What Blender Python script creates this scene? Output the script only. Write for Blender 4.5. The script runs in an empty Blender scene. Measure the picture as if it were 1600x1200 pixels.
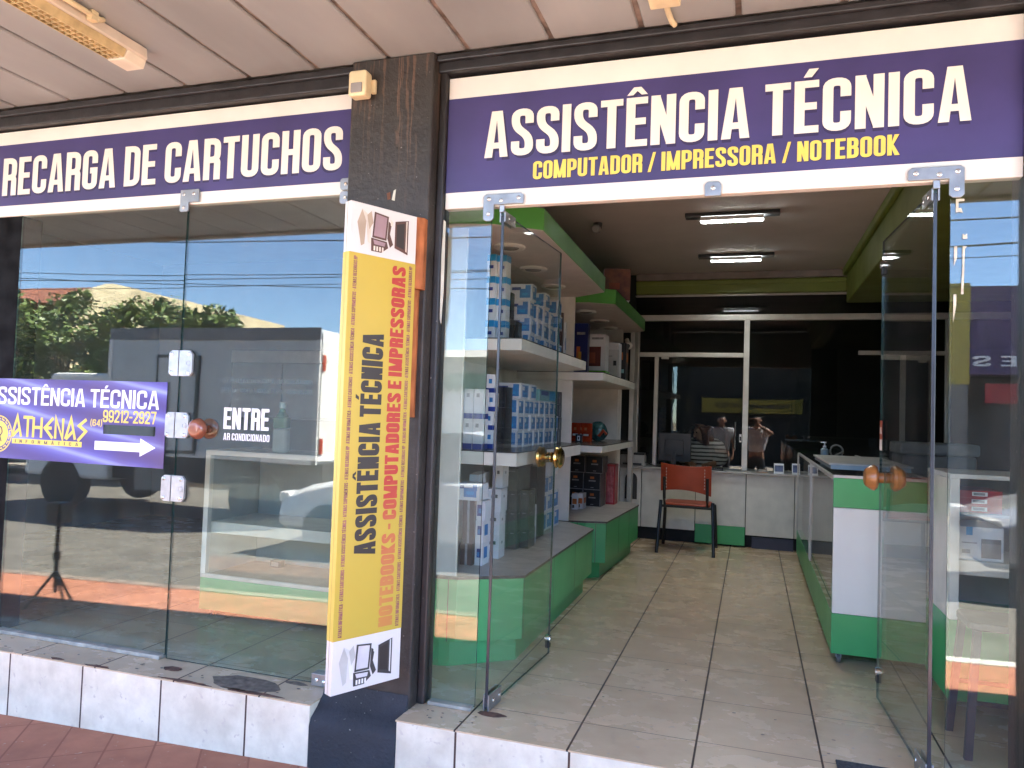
import bpy, bmesh, math, random
from math import sin, cos, pi, radians as rad
from mathutils import Vector, Matrix
from mathutils.geometry import delaunay_2d_cdt
random.seed(7)
S = bpy.context.scene
COL = S.collection

# ------------------------------------------------------------------ camera, sky, sun, exposure
cam_d = bpy.data.cameras.new('camera'); cam = bpy.data.objects.new('camera', cam_d); COL.objects.link(cam)
CAMP = Vector((0, -2.945, 1.231)); YAW, PITCH, ROLL, FPX = -.31314, .03943, .03374, 1162.6
fwd = Vector((sin(YAW)*cos(PITCH), cos(YAW)*cos(PITCH), sin(PITCH)))
rgt = Vector((cos(YAW), -sin(YAW), 0)); up = rgt.cross(fwd)
r2 = cos(ROLL)*rgt + sin(ROLL)*up; u2 = -sin(ROLL)*rgt + cos(ROLL)*up
m = Matrix((r2, u2, -fwd)).transposed().to_4x4(); m.translation = CAMP
cam.matrix_world = m
cam_d.sensor_width = 36; cam_d.lens = 36*FPX/1600; cam_d.clip_start = .02; cam_d.clip_end = 2000
S.camera = cam
SUN = Vector((.60, -.34, 1.0)).normalized()
W = bpy.data.worlds.new('World'); S.world = W; W.use_nodes = True
nt = W.node_tree; bg = nt.nodes['Background']
sky = nt.nodes.new('ShaderNodeTexSky'); sky.sky_type = 'NISHITA'; sky.sun_disc = False
sky.sun_elevation = math.asin(SUN.z); sky.sun_rotation = math.atan2(SUN.x, SUN.y)
sky.air_density = 1.0; sky.dust_density = 0; sky.altitude = 2500; sky.ozone_density = 4.0
hsv = nt.nodes.new('ShaderNodeHueSaturation'); hsv.inputs['Saturation'].default_value = 1.0
nt.links.new(sky.outputs[0], hsv.inputs['Color']); nt.links.new(hsv.outputs[0], bg.inputs[0]); bg.inputs[1].default_value = .075
sl = bpy.data.lights.new('sun', 'SUN'); so = bpy.data.objects.new('sun', sl); COL.objects.link(so)
sl.energy = 5.0; sl.angle = rad(.5); sl.color = (1, .93, .83)
so.rotation_euler = SUN.to_track_quat('Z', 'Y').to_euler(); so.location = (5, -10, 20)
S.view_settings.view_transform = 'Standard'; S.view_settings.look = 'None'
S.view_settings.exposure = 4.3; S.view_settings.gamma = 1
try:
    cy = S.cycles
    cy.use_denoising = True; cy.max_bounces = 10; cy.diffuse_bounces = 6; cy.glossy_bounces = 5
    cy.transparent_max_bounces = 40; cy.transmission_bounces = 6
    cy.caustics_reflective = False; cy.caustics_refractive = False
    cy.sample_clamp_indirect = 6; cy.use_adaptive_sampling = False
except Exception: pass

# ------------------------------------------------------------------ materials
MATS = {}
def base(name):
    m_ = bpy.data.materials.new(name); m_.use_nodes = True
    return m_, m_.node_tree, m_.node_tree.nodes, m_.node_tree.links, m_.node_tree.nodes['Principled BSDF']
def N(ns, t, **k):
    n = ns.new(t)
    for a, b in k.items(): setattr(n, a, b)
    return n
def ramp(ns, stops):
    r = ns.new('ShaderNodeValToRGB'); e = r.color_ramp.elements
    while len(e) < len(stops): e.new(.5)
    for i, (p, c) in enumerate(stops):
        e[i].position = p; e[i].color = (c if len(c) == 4 else (*c, 1))
    return r
def pm(name, col, rough=.5, var=.12, scale=9, bump=0, metal=0, spec=.5, stretch=(1, 1, 1), col2=None, bscale=60, detail=5, coat=0):
    """painted / plastic / stone surface with tone and gloss that wander a little"""
    if name in MATS: return MATS[name]
    m_, t, ns, ln, b = base(name)
    tc = N(ns, 'ShaderNodeTexCoord'); mp = N(ns, 'ShaderNodeMapping'); mp.inputs['Scale'].default_value = stretch
    ln.new(tc.outputs['Object'], mp.inputs[0])
    nz = N(ns, 'ShaderNodeTexNoise'); nz.inputs['Scale'].default_value = scale; nz.inputs['Detail'].default_value = detail
    ln.new(mp.outputs[0], nz.inputs['Vector'])
    c2 = col2 or tuple(max(0, c*(1-2*var)) for c in col)
    c1 = col if col2 else tuple(min(1, c*(1+var*.6)) for c in col)
    r = ramp(ns, [(.3, c2), (.68, c1)])
    ln.new(nz.outputs[0], r.inputs[0]); ln.new(r.outputs[0], b.inputs['Base Color'])
    rr = N(ns, 'ShaderNodeMapRange'); rr.inputs[3].default_value = min(1, rough*1.2); rr.inputs[4].default_value = rough*.8
    ln.new(nz.outputs[0], rr.inputs[0]); ln.new(rr.outputs[0], b.inputs['Roughness'])
    b.inputs['Metallic'].default_value = metal; b.inputs['Specular IOR Level'].default_value = spec
    if coat: b.inputs['Coat Weight'].default_value = coat; b.inputs['Coat Roughness'].default_value = .08
    if bump:
        n2 = N(ns, 'ShaderNodeTexNoise'); n2.inputs['Scale'].default_value = bscale; n2.inputs['Detail'].default_value = 4
        ln.new(mp.outputs[0], n2.inputs['Vector'])
        bp = N(ns, 'ShaderNodeBump'); bp.inputs['Strength'].default_value = bump; bp.inputs['Distance'].default_value = .004
        ln.new(n2.outputs[0], bp.inputs['Height']); ln.new(bp.outputs[0], b.inputs['Normal'])
    MATS[name] = m_; return m_
def emis(name, col, st):
    if name in MATS: return MATS[name]
    m_, t, ns, ln, b = base(name)
    b.inputs['Base Color'].default_value = (.8, .8, .8, 1)
    b.inputs['Emission Color'].default_value = (*col, 1); b.inputs['Emission Strength'].default_value = st
    MATS[name] = m_; return m_
def glassmat(name, f0=.055, tint=(.90, .95, .93), grime=.012):
    """clear pane: lets light straight through, mirrors more towards grazing; a film of dust"""
    if name in MATS: return MATS[name]
    m_, t, ns, ln, b = base(name); ns.remove(b); out = ns['Material Output']
    lw = N(ns, 'ShaderNodeLayerWeight'); lw.inputs[0].default_value = .5
    pw = N(ns, 'ShaderNodeMath', operation='POWER'); pw.inputs[1].default_value = 5
    ln.new(lw.outputs['Facing'], pw.inputs[0])
    ma = N(ns, 'ShaderNodeMath', operation='MULTIPLY_ADD'); ma.inputs[1].default_value = 1-f0; ma.inputs[2].default_value = f0
    ln.new(pw.outputs[0], ma.inputs[0])
    tr = N(ns, 'ShaderNodeBsdfTransparent'); tr.inputs[0].default_value = (*tint, 1)
    gl = N(ns, 'ShaderNodeBsdfGlossy'); gl.inputs['Roughness'].default_value = 0
    tc = N(ns, 'ShaderNodeTexCoord')
    nw = N(ns, 'ShaderNodeTexNoise'); nw.inputs['Scale'].default_value = 1.6; nw.inputs['Detail'].default_value = 1
    ln.new(tc.outputs['Object'], nw.inputs['Vector'])
    bp = N(ns, 'ShaderNodeBump'); bp.inputs['Strength'].default_value = .03; bp.inputs['Distance'].default_value = .02
    ln.new(nw.outputs[0], bp.inputs['Height']); ln.new(bp.outputs[0], gl.inputs['Normal'])
    mx = N(ns, 'ShaderNodeMixShader'); ln.new(ma.outputs[0], mx.inputs[0]); ln.new(tr.outputs[0], mx.inputs[1]); ln.new(gl.outputs[0], mx.inputs[2])
    df = N(ns, 'ShaderNodeBsdfDiffuse'); df.inputs[0].default_value = (.62, .62, .58, 1)
    nz = N(ns, 'ShaderNodeTexNoise'); nz.inputs['Scale'].default_value = 2.2; nz.inputs['Detail'].default_value = 7
    mp = N(ns, 'ShaderNodeMapping'); mp.inputs['Scale'].default_value = (3, 3, .5)
    ln.new(tc.outputs['Object'], mp.inputs[0]); ln.new(mp.outputs[0], nz.inputs['Vector'])
    gr = N(ns, 'ShaderNodeMapRange'); gr.inputs[1].default_value = .35; gr.inputs[2].default_value = .8; gr.inputs[3].default_value = grime*.4; gr.inputs[4].default_value = grime*2.6
    ln.new(nz.outputs[0], gr.inputs[0])
    m2 = N(ns, 'ShaderNodeMixShader'); ln.new(gr.outputs[0], m2.inputs[0]); ln.new(mx.outputs[0], m2.inputs[1]); ln.new(df.outputs[0], m2.inputs[2])
    ln.new(m2.outputs[0], out.inputs[0])
    MATS[name] = m_; return m_
def tilemat(name, px, py, ox, oy, colA, colB, grout, axes='XY', gx=.006, gy=.0025, rough=.3, scale=3.2, bump=.25, stretch=(1, 1, 1), rot=0, tilevar=.1, speck=None, spec=.5):
    """grid of tiles: grout lines, marbled tone, every tile a slightly different shade"""
    if name in MATS: return MATS[name]
    m_, t, ns, ln, b = base(name)
    tc = N(ns, 'ShaderNodeTexCoord'); mp0 = N(ns, 'ShaderNodeMapping'); mp0.inputs['Rotation'].default_value = (0, 0, rot)
    ln.new(tc.outputs['Object'], mp0.inputs[0])
    sp = N(ns, 'ShaderNodeSeparateXYZ'); ln.new(mp0.outputs[0], sp.inputs[0])
    def M(op, a, v=None, v2=None):
        n = N(ns, 'ShaderNodeMath', operation=op)
        if hasattr(a, 'links'): ln.new(a, n.inputs[0])
        else: n.inputs[0].default_value = a
        for i, x in ((1, v), (2, v2)):
            if x is None: continue
            if hasattr(x, 'links'): ln.new(x, n.inputs[i])
            else: n.inputs[i].default_value = x
        return n.outputs[0]
    masks = []; cells = []
    for ax, p, o, g in ((axes[0], px, ox, gx), (axes[1], py, oy, gy)):
        q = M('DIVIDE', M('SUBTRACT', sp.outputs[ax], o), p)
        fr = M('FRACT', M('ADD', q, .5)); d = M('ABSOLUTE', M('SUBTRACT', fr, .5))
        masks.append(M('LESS_THAN', d, g/2/p)); cells.append(M('FLOOR', q))
    mk = M('MAXIMUM', masks[0], masks[1])
    cb = N(ns, 'ShaderNodeCombineXYZ'); ln.new(cells[0], cb.inputs[0]); ln.new(cells[1], cb.inputs[1])
    wn = N(ns, 'ShaderNodeTexWhiteNoise'); ln.new(cb.outputs[0], wn.inputs['Vector'])
    mp = N(ns, 'ShaderNodeMapping'); mp.inputs['Scale'].default_value = stretch; ln.new(tc.outputs['Object'], mp.inputs[0])
    nz = N(ns, 'ShaderNodeTexNoise'); nz.inputs['Scale'].default_value = scale; nz.inputs['Detail'].default_value = 8; nz.inputs['Roughness'].default_value = .62
    ln.new(mp.outputs[0], nz.inputs['Vector'])
    r = ramp(ns, [(.34, colB), (.64, colA)]); ln.new(nz.outputs[0], r.inputs[0])
    tv = N(ns, 'ShaderNodeMapRange'); tv.inputs[3].default_value = 1-tilevar; tv.inputs[4].default_value = 1+tilevar*.4
    ln.new(wn.outputs[0], tv.inputs[0])
    hs = N(ns, 'ShaderNodeHueSaturation'); ln.new(r.outputs[0], hs.inputs['Color']); ln.new(tv.outputs[0], hs.inputs['Value'])
    last = hs.outputs[0]
    n3 = N(ns, 'ShaderNodeTexNoise'); n3.inputs['Scale'].default_value = 30; n3.inputs['Detail'].default_value = 3
    ln.new(tc.outputs['Object'], n3.inputs['Vector'])
    if speck:
        r3 = ramp(ns, [(.66, (0, 0, 0)), (.72, (1, 1, 1))]); ln.new(n3.outputs[0], r3.inputs[0])
        ms = N(ns, 'ShaderNodeMix', data_type='RGBA'); ln.new(r3.outputs[0], ms.inputs[0]); ln.new(last, ms.inputs[6]); ms.inputs[7].default_value = (*speck, 1)
        last = ms.outputs[2]
    mx = N(ns, 'ShaderNodeMix', data_type='RGBA'); ln.new(mk, mx.inputs[0]); ln.new(last, mx.inputs[6]); mx.inputs[7].default_value = (*grout, 1)
    ln.new(mx.outputs[2], b.inputs['Base Color'])
    rr = M('ADD', M('MULTIPLY', mk, .4), M('MULTIPLY_ADD', nz.outputs[0], .25, rough-.1)); ln.new(rr, b.inputs['Roughness'])
    b.inputs['Specular IOR Level'].default_value = spec
    bp = N(ns, 'ShaderNodeBump'); bp.inputs['Strength'].default_value = bump; bp.inputs['Distance'].default_value = .003
    h = M('MULTIPLY_ADD', mk, -1, M('MULTIPLY', n3.outputs[0], .25)); ln.new(h, bp.inputs['Height']); ln.new(bp.outputs[0], b.inputs['Normal'])
    MATS[name] = m_; return m_
def stainmat(name, col, stain, rough=.6, zt=2.7, zr=1.0, bump=.3, k=1.0):
    """dark paint with thin rusty drip runs from the top, dull patches and pale scuffs"""
    if name in MATS: return MATS[name]
    m_, t, ns, ln, b = base(name)
    tc = N(ns, 'ShaderNodeTexCoord')
    wob = N(ns, 'ShaderNodeTexNoise'); wob.inputs['Scale'].default_value = 7; ln.new(tc.outputs['Object'], wob.inputs['Vector'])
    mp = N(ns, 'ShaderNodeMapping'); mp.inputs['Scale'].default_value = (75, 75, 1.6); ln.new(tc.outputs['Object'], mp.inputs[0])
    av = N(ns, 'ShaderNodeVectorMath', operation='MULTIPLY_ADD'); ln.new(wob.outputs['Color'], av.inputs[0]); av.inputs[1].default_value = (1.6, 1.6, .5); ln.new(mp.outputs[0], av.inputs[2])
    nz = N(ns, 'ShaderNodeTexNoise'); nz.inputs['Scale'].default_value = 1.0; nz.inputs['Detail'].default_value = 3; ln.new(av.outputs[0], nz.inputs['Vector'])
    sp = N(ns, 'ShaderNodeSeparateXYZ'); ln.new(tc.outputs['Object'], sp.inputs[0])
    ln_ = N(ns, 'ShaderNodeTexNoise'); ln_.inputs['Scale'].default_value = 16; mp2 = N(ns, 'ShaderNodeMapping'); mp2.inputs['Scale'].default_value = (1, 1, 0); ln.new(tc.outputs['Object'], mp2.inputs[0]); ln.new(mp2.outputs[0], ln_.inputs['Vector'])
    lo = N(ns, 'ShaderNodeMath', operation='MULTIPLY_ADD'); ln.new(ln_.outputs[0], lo.inputs[0]); lo.inputs[1].default_value = zr*1.6; ln.new(sp.outputs['Z'], lo.inputs[2])
    g = N(ns, 'ShaderNodeMapRange'); g.inputs[1].default_value = zt-zr*.25; g.inputs[2].default_value = zt+zr*.9; ln.new(lo.outputs[0], g.inputs[0])
    r = ramp(ns, [(.55, (0, 0, 0)), (.63, (1, 1, 1))]); ln.new(nz.outputs[0], r.inputs[0])
    mu = N(ns, 'ShaderNodeMath', operation='MULTIPLY'); ln.new(r.outputs[0], mu.inputs[0]); ln.new(g.outputs[0], mu.inputs[1])
    mu2 = N(ns, 'ShaderNodeMath', operation='MULTIPLY'); ln.new(mu.outputs[0], mu2.inputs[0]); mu2.inputs[1].default_value = .62*k
    n2 = N(ns, 'ShaderNodeTexNoise'); n2.inputs['Scale'].default_value = 5; n2.inputs['Detail'].default_value = 9; n2.inputs['Roughness'].default_value = .65; ln.new(tc.outputs['Object'], n2.inputs['Vector'])
    r2_ = ramp(ns, [(.3, tuple(c*.6 for c in col)), (.5, col), (.72, tuple(c*1.7 for c in col))]); ln.new(n2.outputs[0], r2_.inputs[0])
    mx = N(ns, 'ShaderNodeMix', data_type='RGBA'); ln.new(mu2.outputs[0], mx.inputs[0]); ln.new(r2_.outputs[0], mx.inputs[6]); mx.inputs[7].default_value = (*stain, 1)
    n4 = N(ns, 'ShaderNodeTexNoise'); n4.inputs['Scale'].default_value = 60; n4.inputs['Detail'].default_value = 2; ln.new(tc.outputs['Object'], n4.inputs['Vector'])
    r4 = ramp(ns, [(.72, (0, 0, 0)), (.75, (1, 1, 1))]); ln.new(n4.outputs[0], r4.inputs[0])
    m4 = N(ns, 'ShaderNodeMix', data_type='RGBA'); ln.new(r4.outputs[0], m4.inputs[0]); ln.new(mx.outputs[2], m4.inputs[6]); m4.inputs[7].default_value = (.22, .20, .18, 1)
    ln.new(m4.outputs[2], b.inputs['Base Color'])
    rr = N(ns, 'ShaderNodeMapRange'); rr.inputs[3].default_value = rough*.75; rr.inputs[4].default_value = min(1, rough*1.35); ln.new(n2.outputs[0], rr.inputs[0]); ln.new(rr.outputs[0], b.inputs['Roughness'])
    n5 = N(ns, 'ShaderNodeTexNoise'); n5.inputs['Scale'].default_value = 55; n5.inputs['Detail'].default_value = 6; ln.new(tc.outputs['Object'], n5.inputs['Vector'])
    bp = N(ns, 'ShaderNodeBump'); bp.inputs['Strength'].default_value = bump; bp.inputs['Distance'].default_value = .006
    ln.new(n5.outputs[0], bp.inputs['Height']); ln.new(bp.outputs[0], b.inputs['Normal'])
    MATS[name] = m_; return m_

WHITE = pm('white_laminate', (.72, .68, .61), .35, .06)
SIGNW = pm('sign_white', (.76, .72, .67), .4, .04, 3)
SIGNB = pm('sign_blue', (.052, .041, .150), .35, .14, 3)
LETW = pm('letter_cream', (.76, .71, .64), .4, .03)
LETY = pm('letter_yellow', (.76, .58, .11), .4, .05)
SHADB = pm('print_shadow', (.025, .018, .07), .4, .05)
BLACKP = stainmat('black_gloss_paint', (.022, .019, .019), (.09, .055, .035), .42, 2.72, .5, .25, .5)
PILLAR = stainmat('pillar_paint', (.030, .025, .022), (.15, .085, .055), .5, 2.72, .55, .6)
DARKBEAM = pm('dark_beam', (.022, .020, .022), .4, .3, 14, .3)
CANOPYM = pm('canopy_panel', (.295, .305, .31), .45, .13, 2.2, 0, stretch=(1, .3, 1))
CANOPYG = pm('canopy_groove', (.27, .21, .18), .7, .4, 9)
GREEN = pm('green_laminate', (.06, .36, .12), .35, .05, 4)
GREEND = pm('green_panel', (.07, .27, .045), .4, .05, 4)
LIME = pm('lime_paint', (.165, .20, .03), .5, .08, 4)
GREY = pm('grey_laminate', (.44, .41, .375), .4, .06)
EDGE = pm('worn_edge', (.085, .06, .05), .5, .3, 30)
GLASS = glassmat('window_glass', .06, grime=.011)
GLASSD = glassmat('door_glass', .04, (.955, .975, .965), .009)  # dust film here also stands in for a haze of mirrored light
GLASSE = pm('glass_edge', (.02, .055, .05), .15, .2, 20)
DARKGL = glassmat('dark_glass', .05, (.60, .63, .61), .003)
STEEL = pm('steel', (.36, .365, .375), .34, .14, 14, metal=.85)
PLATEW = pm('pale_plate', (.52, .53, .55), .3, .12, 20, metal=.55)
CHROME = pm('chrome', (.8, .8, .82), .12, .05, metal=1)
ALU = pm('aluminium', (.55, .52, .48), .4, .06, metal=.3)
WOODO = pm('orange_wood', (.50, .19, .05), .3, .15, 10, stretch=(1, 1, 5), coat=.4)
WOODB = pm('brown_wood', (.27, .085, .045), .25, .15, 10, stretch=(1, 5, 1), coat=.5)
GOLD = pm('brass', (.72, .47, .16), .2, .15, metal=1)
BLACK = pm('black_plastic', (.018, .018, .02), .4, .2, 12)
NEARBLACK = pm('matt_black', (.012, .012, .013), .7, .2)
CREAM = pm('aged_cream', (.72, .60, .38), .45, .10, 12)
REDP = pm('red_plastic', (.42, .055, .018), .4, .08)
CEILM = pm('shop_ceiling', (.50, .44, .41), .7, .05, 2)
WALLIN = pm('shop_wall', (.42, .40, .37), .7, .05, 3)
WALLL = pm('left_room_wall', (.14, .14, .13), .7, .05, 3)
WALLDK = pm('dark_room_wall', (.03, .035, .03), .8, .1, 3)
FLOOR = tilemat('floor_tiles', .446, .446, -.178, .05, (.68, .50, .325), (.58, .42, .265), (.06, .035, .025), gx=.008, gy=.0035, spec=.32, rough=.24, scale=3.6, stretch=(.9, 1.3, 1), tilevar=.05, speck=(.50, .40, .29))
RISER = tilemat('riser_tiles', .4505, 5, 0, 0, (.90, .81, .64), (.70, .61, .47), (.07, .035, .025), 'XZ', gx=.009, gy=0, rough=.4, scale=7, bump=.3, speck=(.62, .53, .43))
PAVER = tilemat('red_pavers', .40, .20, .02, .03, (.43, .180, .108), (.33, .135, .082), (.27, .112, .072), gx=.007, gy=.009, rough=.75, scale=7, rot=.97, tilevar=.16, speck=(.42, .25, .18), spec=.2)
ASPH = pm('asphalt', (.125, .115, .098), .9, .15, 3, .5, bscale=160)

# ------------------------------------------------------------------ mesh builder and object helpers
ORG = {}
class MB:
    def __init__(s): s.v = []; s.f = []; s.m = []; s.mats = []
    def mi(s, mat):
        if mat not in s.mats: s.mats.append(mat)
        return s.mats.index(mat)
    def add(s, vs, fs, mat):
        o = len(s.v); k = s.mi(mat); s.v += [tuple(v) for v in vs]
        for f in fs: s.f.append([o+i for i in f]); s.m.append(k)
        return s
    def box(s, x0, x1, y0, y1, z0, z1, mat):
        x0, x1 = sorted((x0, x1)); y0, y1 = sorted((y0, y1)); z0, z1 = sorted((z0, z1))
        v = [(x, y, z) for x in (x0, x1) for y in (y0, y1) for z in (z0, z1)]
        return s.add(v, [(0, 1, 3, 2), (4, 6, 7, 5), (0, 4, 5, 1), (2, 3, 7, 6), (0, 2, 6, 4), (1, 5, 7, 3)], mat)
    def fbox(s, o, a, b, c, mat):
        """box from corner o along three edge vectors"""
        o, a, b, c = map(Vector, (o, a, b, c))
        v = [o+i*a+j*b+k*c for i in (0, 1) for j in (0, 1) for k in (0, 1)]
        fs = [(0, 1, 3, 2), (4, 6, 7, 5), (0, 4, 5, 1), (2, 3, 7, 6), (0, 2, 6, 4), (1, 5, 7, 3)]
        if a.cross(b).dot(c) < 0: fs = [f[::-1] for f in fs]
        return s.add(v, fs, mat)
    def prism(s, poly, h0, h1, mat, axis='z', side=None):
        """extrude a 2D outline; axis z: (x,y); axis x: (y,z); axis y: (x,z)"""
        def P(p, h): return {'z': (p[0], p[1], h), 'x': (h, p[0], p[1]), 'y': (p[0], h, p[1])}[axis]
        n = len(poly); v = [P(p, h0) for p in poly]+[P(p, h1) for p in poly]
        s.add(v, [list(range(n))[::-1], list(range(n, 2*n))], mat)
        o = len(s.v)-2*n; k = s.mi(side or mat)
        for i in range(n):
            j = (i+1) % n; s.f.append([o+i, o+j, o+n+j, o+n+i]); s.m.append(k)
        return s
    def quad(s, a, b, c, d, mat): return s.add([a, b, c, d], [(0, 1, 2, 3)], mat)
    def lathe(s, prof, o, ax, mat, n=20):
        ax = Vector(ax).normalized(); t = Vector((0, 0, 1)) if abs(ax.z) < .9 else Vector((1, 0, 0))
        e1 = ax.cross(t).normalized(); e2 = ax.cross(e1); o = Vector(o); vs = []; fs = []
        for r, h in prof:
            for i in range(n):
                a = 2*pi*i/n; vs.append(o+ax*h+(e1*cos(a)+e2*sin(a))*max(r, 1e-4))
        for k in range(len(prof)-1):
            for i in range(n):
                j = (i+1) % n; fs.append((k*n+i, k*n+j, k*n+n+j, k*n+n+i))
        fs.append(list(range(n))[::-1]); fs.append([(len(prof)-1)*n+i for i in range(n)])
        return s.add(vs, fs, mat)
    def cyl(s, a, b, r, mat, n=16, r2=None):
        a, b = Vector(a), Vector(b); L = (b-a).length
        return s.lathe([(r, 0), (r if r2 is None else r2, L)], a, b-a, mat, n)
    def tube(s, pts, r, mat, n=8):
        pts = [Vector(p) for p in pts]; vs = []; fs = []
        for i, p in enumerate(pts):
            d = (pts[min(i+1, len(pts)-1)]-pts[max(i-1, 0)]).normalized()
            t = Vector((0, 0, 1)) if abs(d.z) < .9 else Vector((1, 0, 0))
            e1 = d.cross(t).normalized(); e2 = d.cross(e1); rr = r[i] if isinstance(r, (list, tuple)) else r
            for k in range(n): vs.append(p+(e1*cos(2*pi*k/n)+e2*sin(2*pi*k/n))*rr)
        for i in range(len(pts)-1):
            for k in range(n):
                j = (k+1) % n; fs.append((i*n+k, i*n+j, i*n+n+j, i*n+n+k))
        fs.append(list(range(n))); fs.append([(len(pts)-1)*n+k for k in range(n)][::-1])
        return s.add(vs, fs, mat)
    def build(s, name, parent=None, loc=None, smooth=False, bevel=0, seg=2):
        org = Vector(loc) if loc is not None else (ORG[parent] if parent else Vector((0, 0, 0)))
        me = bpy.data.meshes.new(name); me.from_pydata([tuple(Vector(v)-org) for v in s.v], [], s.f)
        for mt in s.mats: me.materials.append(mt)
        me.polygons.foreach_set('material_index', s.m)
        bm = bmesh.new(); bm.from_mesh(me); bmesh.ops.recalc_face_normals(bm, faces=bm.faces); bm.to_mesh(me); bm.free()
        if smooth:
            me.polygons.foreach_set('use_smooth', [True]*len(me.polygons))
            try: me.set_sharp_from_angle(angle=rad(40))
            except Exception: pass
        o = bpy.data.objects.new(name, me); COL.objects.link(o); ORG[o] = org
        if parent: o.parent = parent; o.location = org-ORG[parent]
        else: o.location = org
        if bevel:
            bv = o.modifiers.new('bevel', 'BEVEL'); bv.width = bevel; bv.segments = seg; bv.limit_method = 'ANGLE'; bv.angle_limit = rad(40)
            try: bv.harden_normals = False
            except Exception: pass
        return o
def tag(o, label, cat, group=None):
    o['label'] = label; o['category'] = cat
    if group: o['group'] = group
    return o
def struct(o, kind='structure'): o['kind'] = kind; return o
def thing(name, label, cat, loc=(0, 0, 0), group=None):
    o = bpy.data.objects.new(name, None); COL.objects.link(o); o.location = loc; o.empty_display_size = .1
    ORG[o] = Vector(loc); return tag(o, label, cat, group)
def copy_tree(o, loc=None, rz=None, label=None, parent=None):
    c = o.copy(); COL.objects.link(c)
    if parent: c.parent = parent
    for ch in [x for x in list(COL.objects) if x.parent == o]: copy_tree(ch, parent=c)
    if loc is not None: c.location = loc; ORG[c] = Vector(loc)
    if rz is not None: c.rotation_euler = (0, 0, rz)
    if label: c['label'] = label
    return c

# ------------------------------------------------------------------ lettering: every glyph drawn as strokes, merged to one flat outline
def rnd(pts, r, closed=False):
    out = []; n = len(pts)
    for i, p in enumerate(pts):
        if not closed and i in (0, n-1): out.append(p); continue
        rr = r[i] if isinstance(r, (list, tuple)) else r
        a = Vector(pts[i-1]); b = Vector(p); c = Vector(pts[(i+1) % n])
        d1 = (a-b); d2 = (c-b); q = min(rr, d1.length*.49, d2.length*.49)
        if q < .01: out.append(p); continue
        p1 = b+d1.normalized()*q; p2 = b+d2.normalized()*q
        for k in range(6):
            t = k/5; out.append(tuple(p1*(1-t)**2+b*2*t*(1-t)+p2*t*t))
    return out
def ribbon(pts, s, closed=False):
    P = []
    for p in pts:
        if not P or (Vector(p)-P[-1]).length > .004*s: P.append(Vector(p))
    n = len(P); L = []; R = []
    for i in range(n):
        if closed: a, b, c = P[i-1], P[i], P[(i+1) % n]
        else: a, b, c = P[max(i-1, 0)], P[i], P[min(i+1, n-1)]
        d1 = (b-a).normalized() if (b-a).length > 1e-6 else (c-b).normalized()
        d2 = (c-b).normalized() if (c-b).length > 1e-6 else d1
        n1 = Vector((-d1.y, d1.x)); n2 = Vector((-d2.y, d2.x)); mm = (n1+n2).normalized()
        k = s/2/max(.35, mm.dot(n1)); L.append(b+mm*k); R.append(b-mm*k)
    out = []
    for i in range(n if closed else n-1):
        j = (i+1) % n; out.append([L[i], L[j], R[j], R[i]])
    return out
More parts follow.
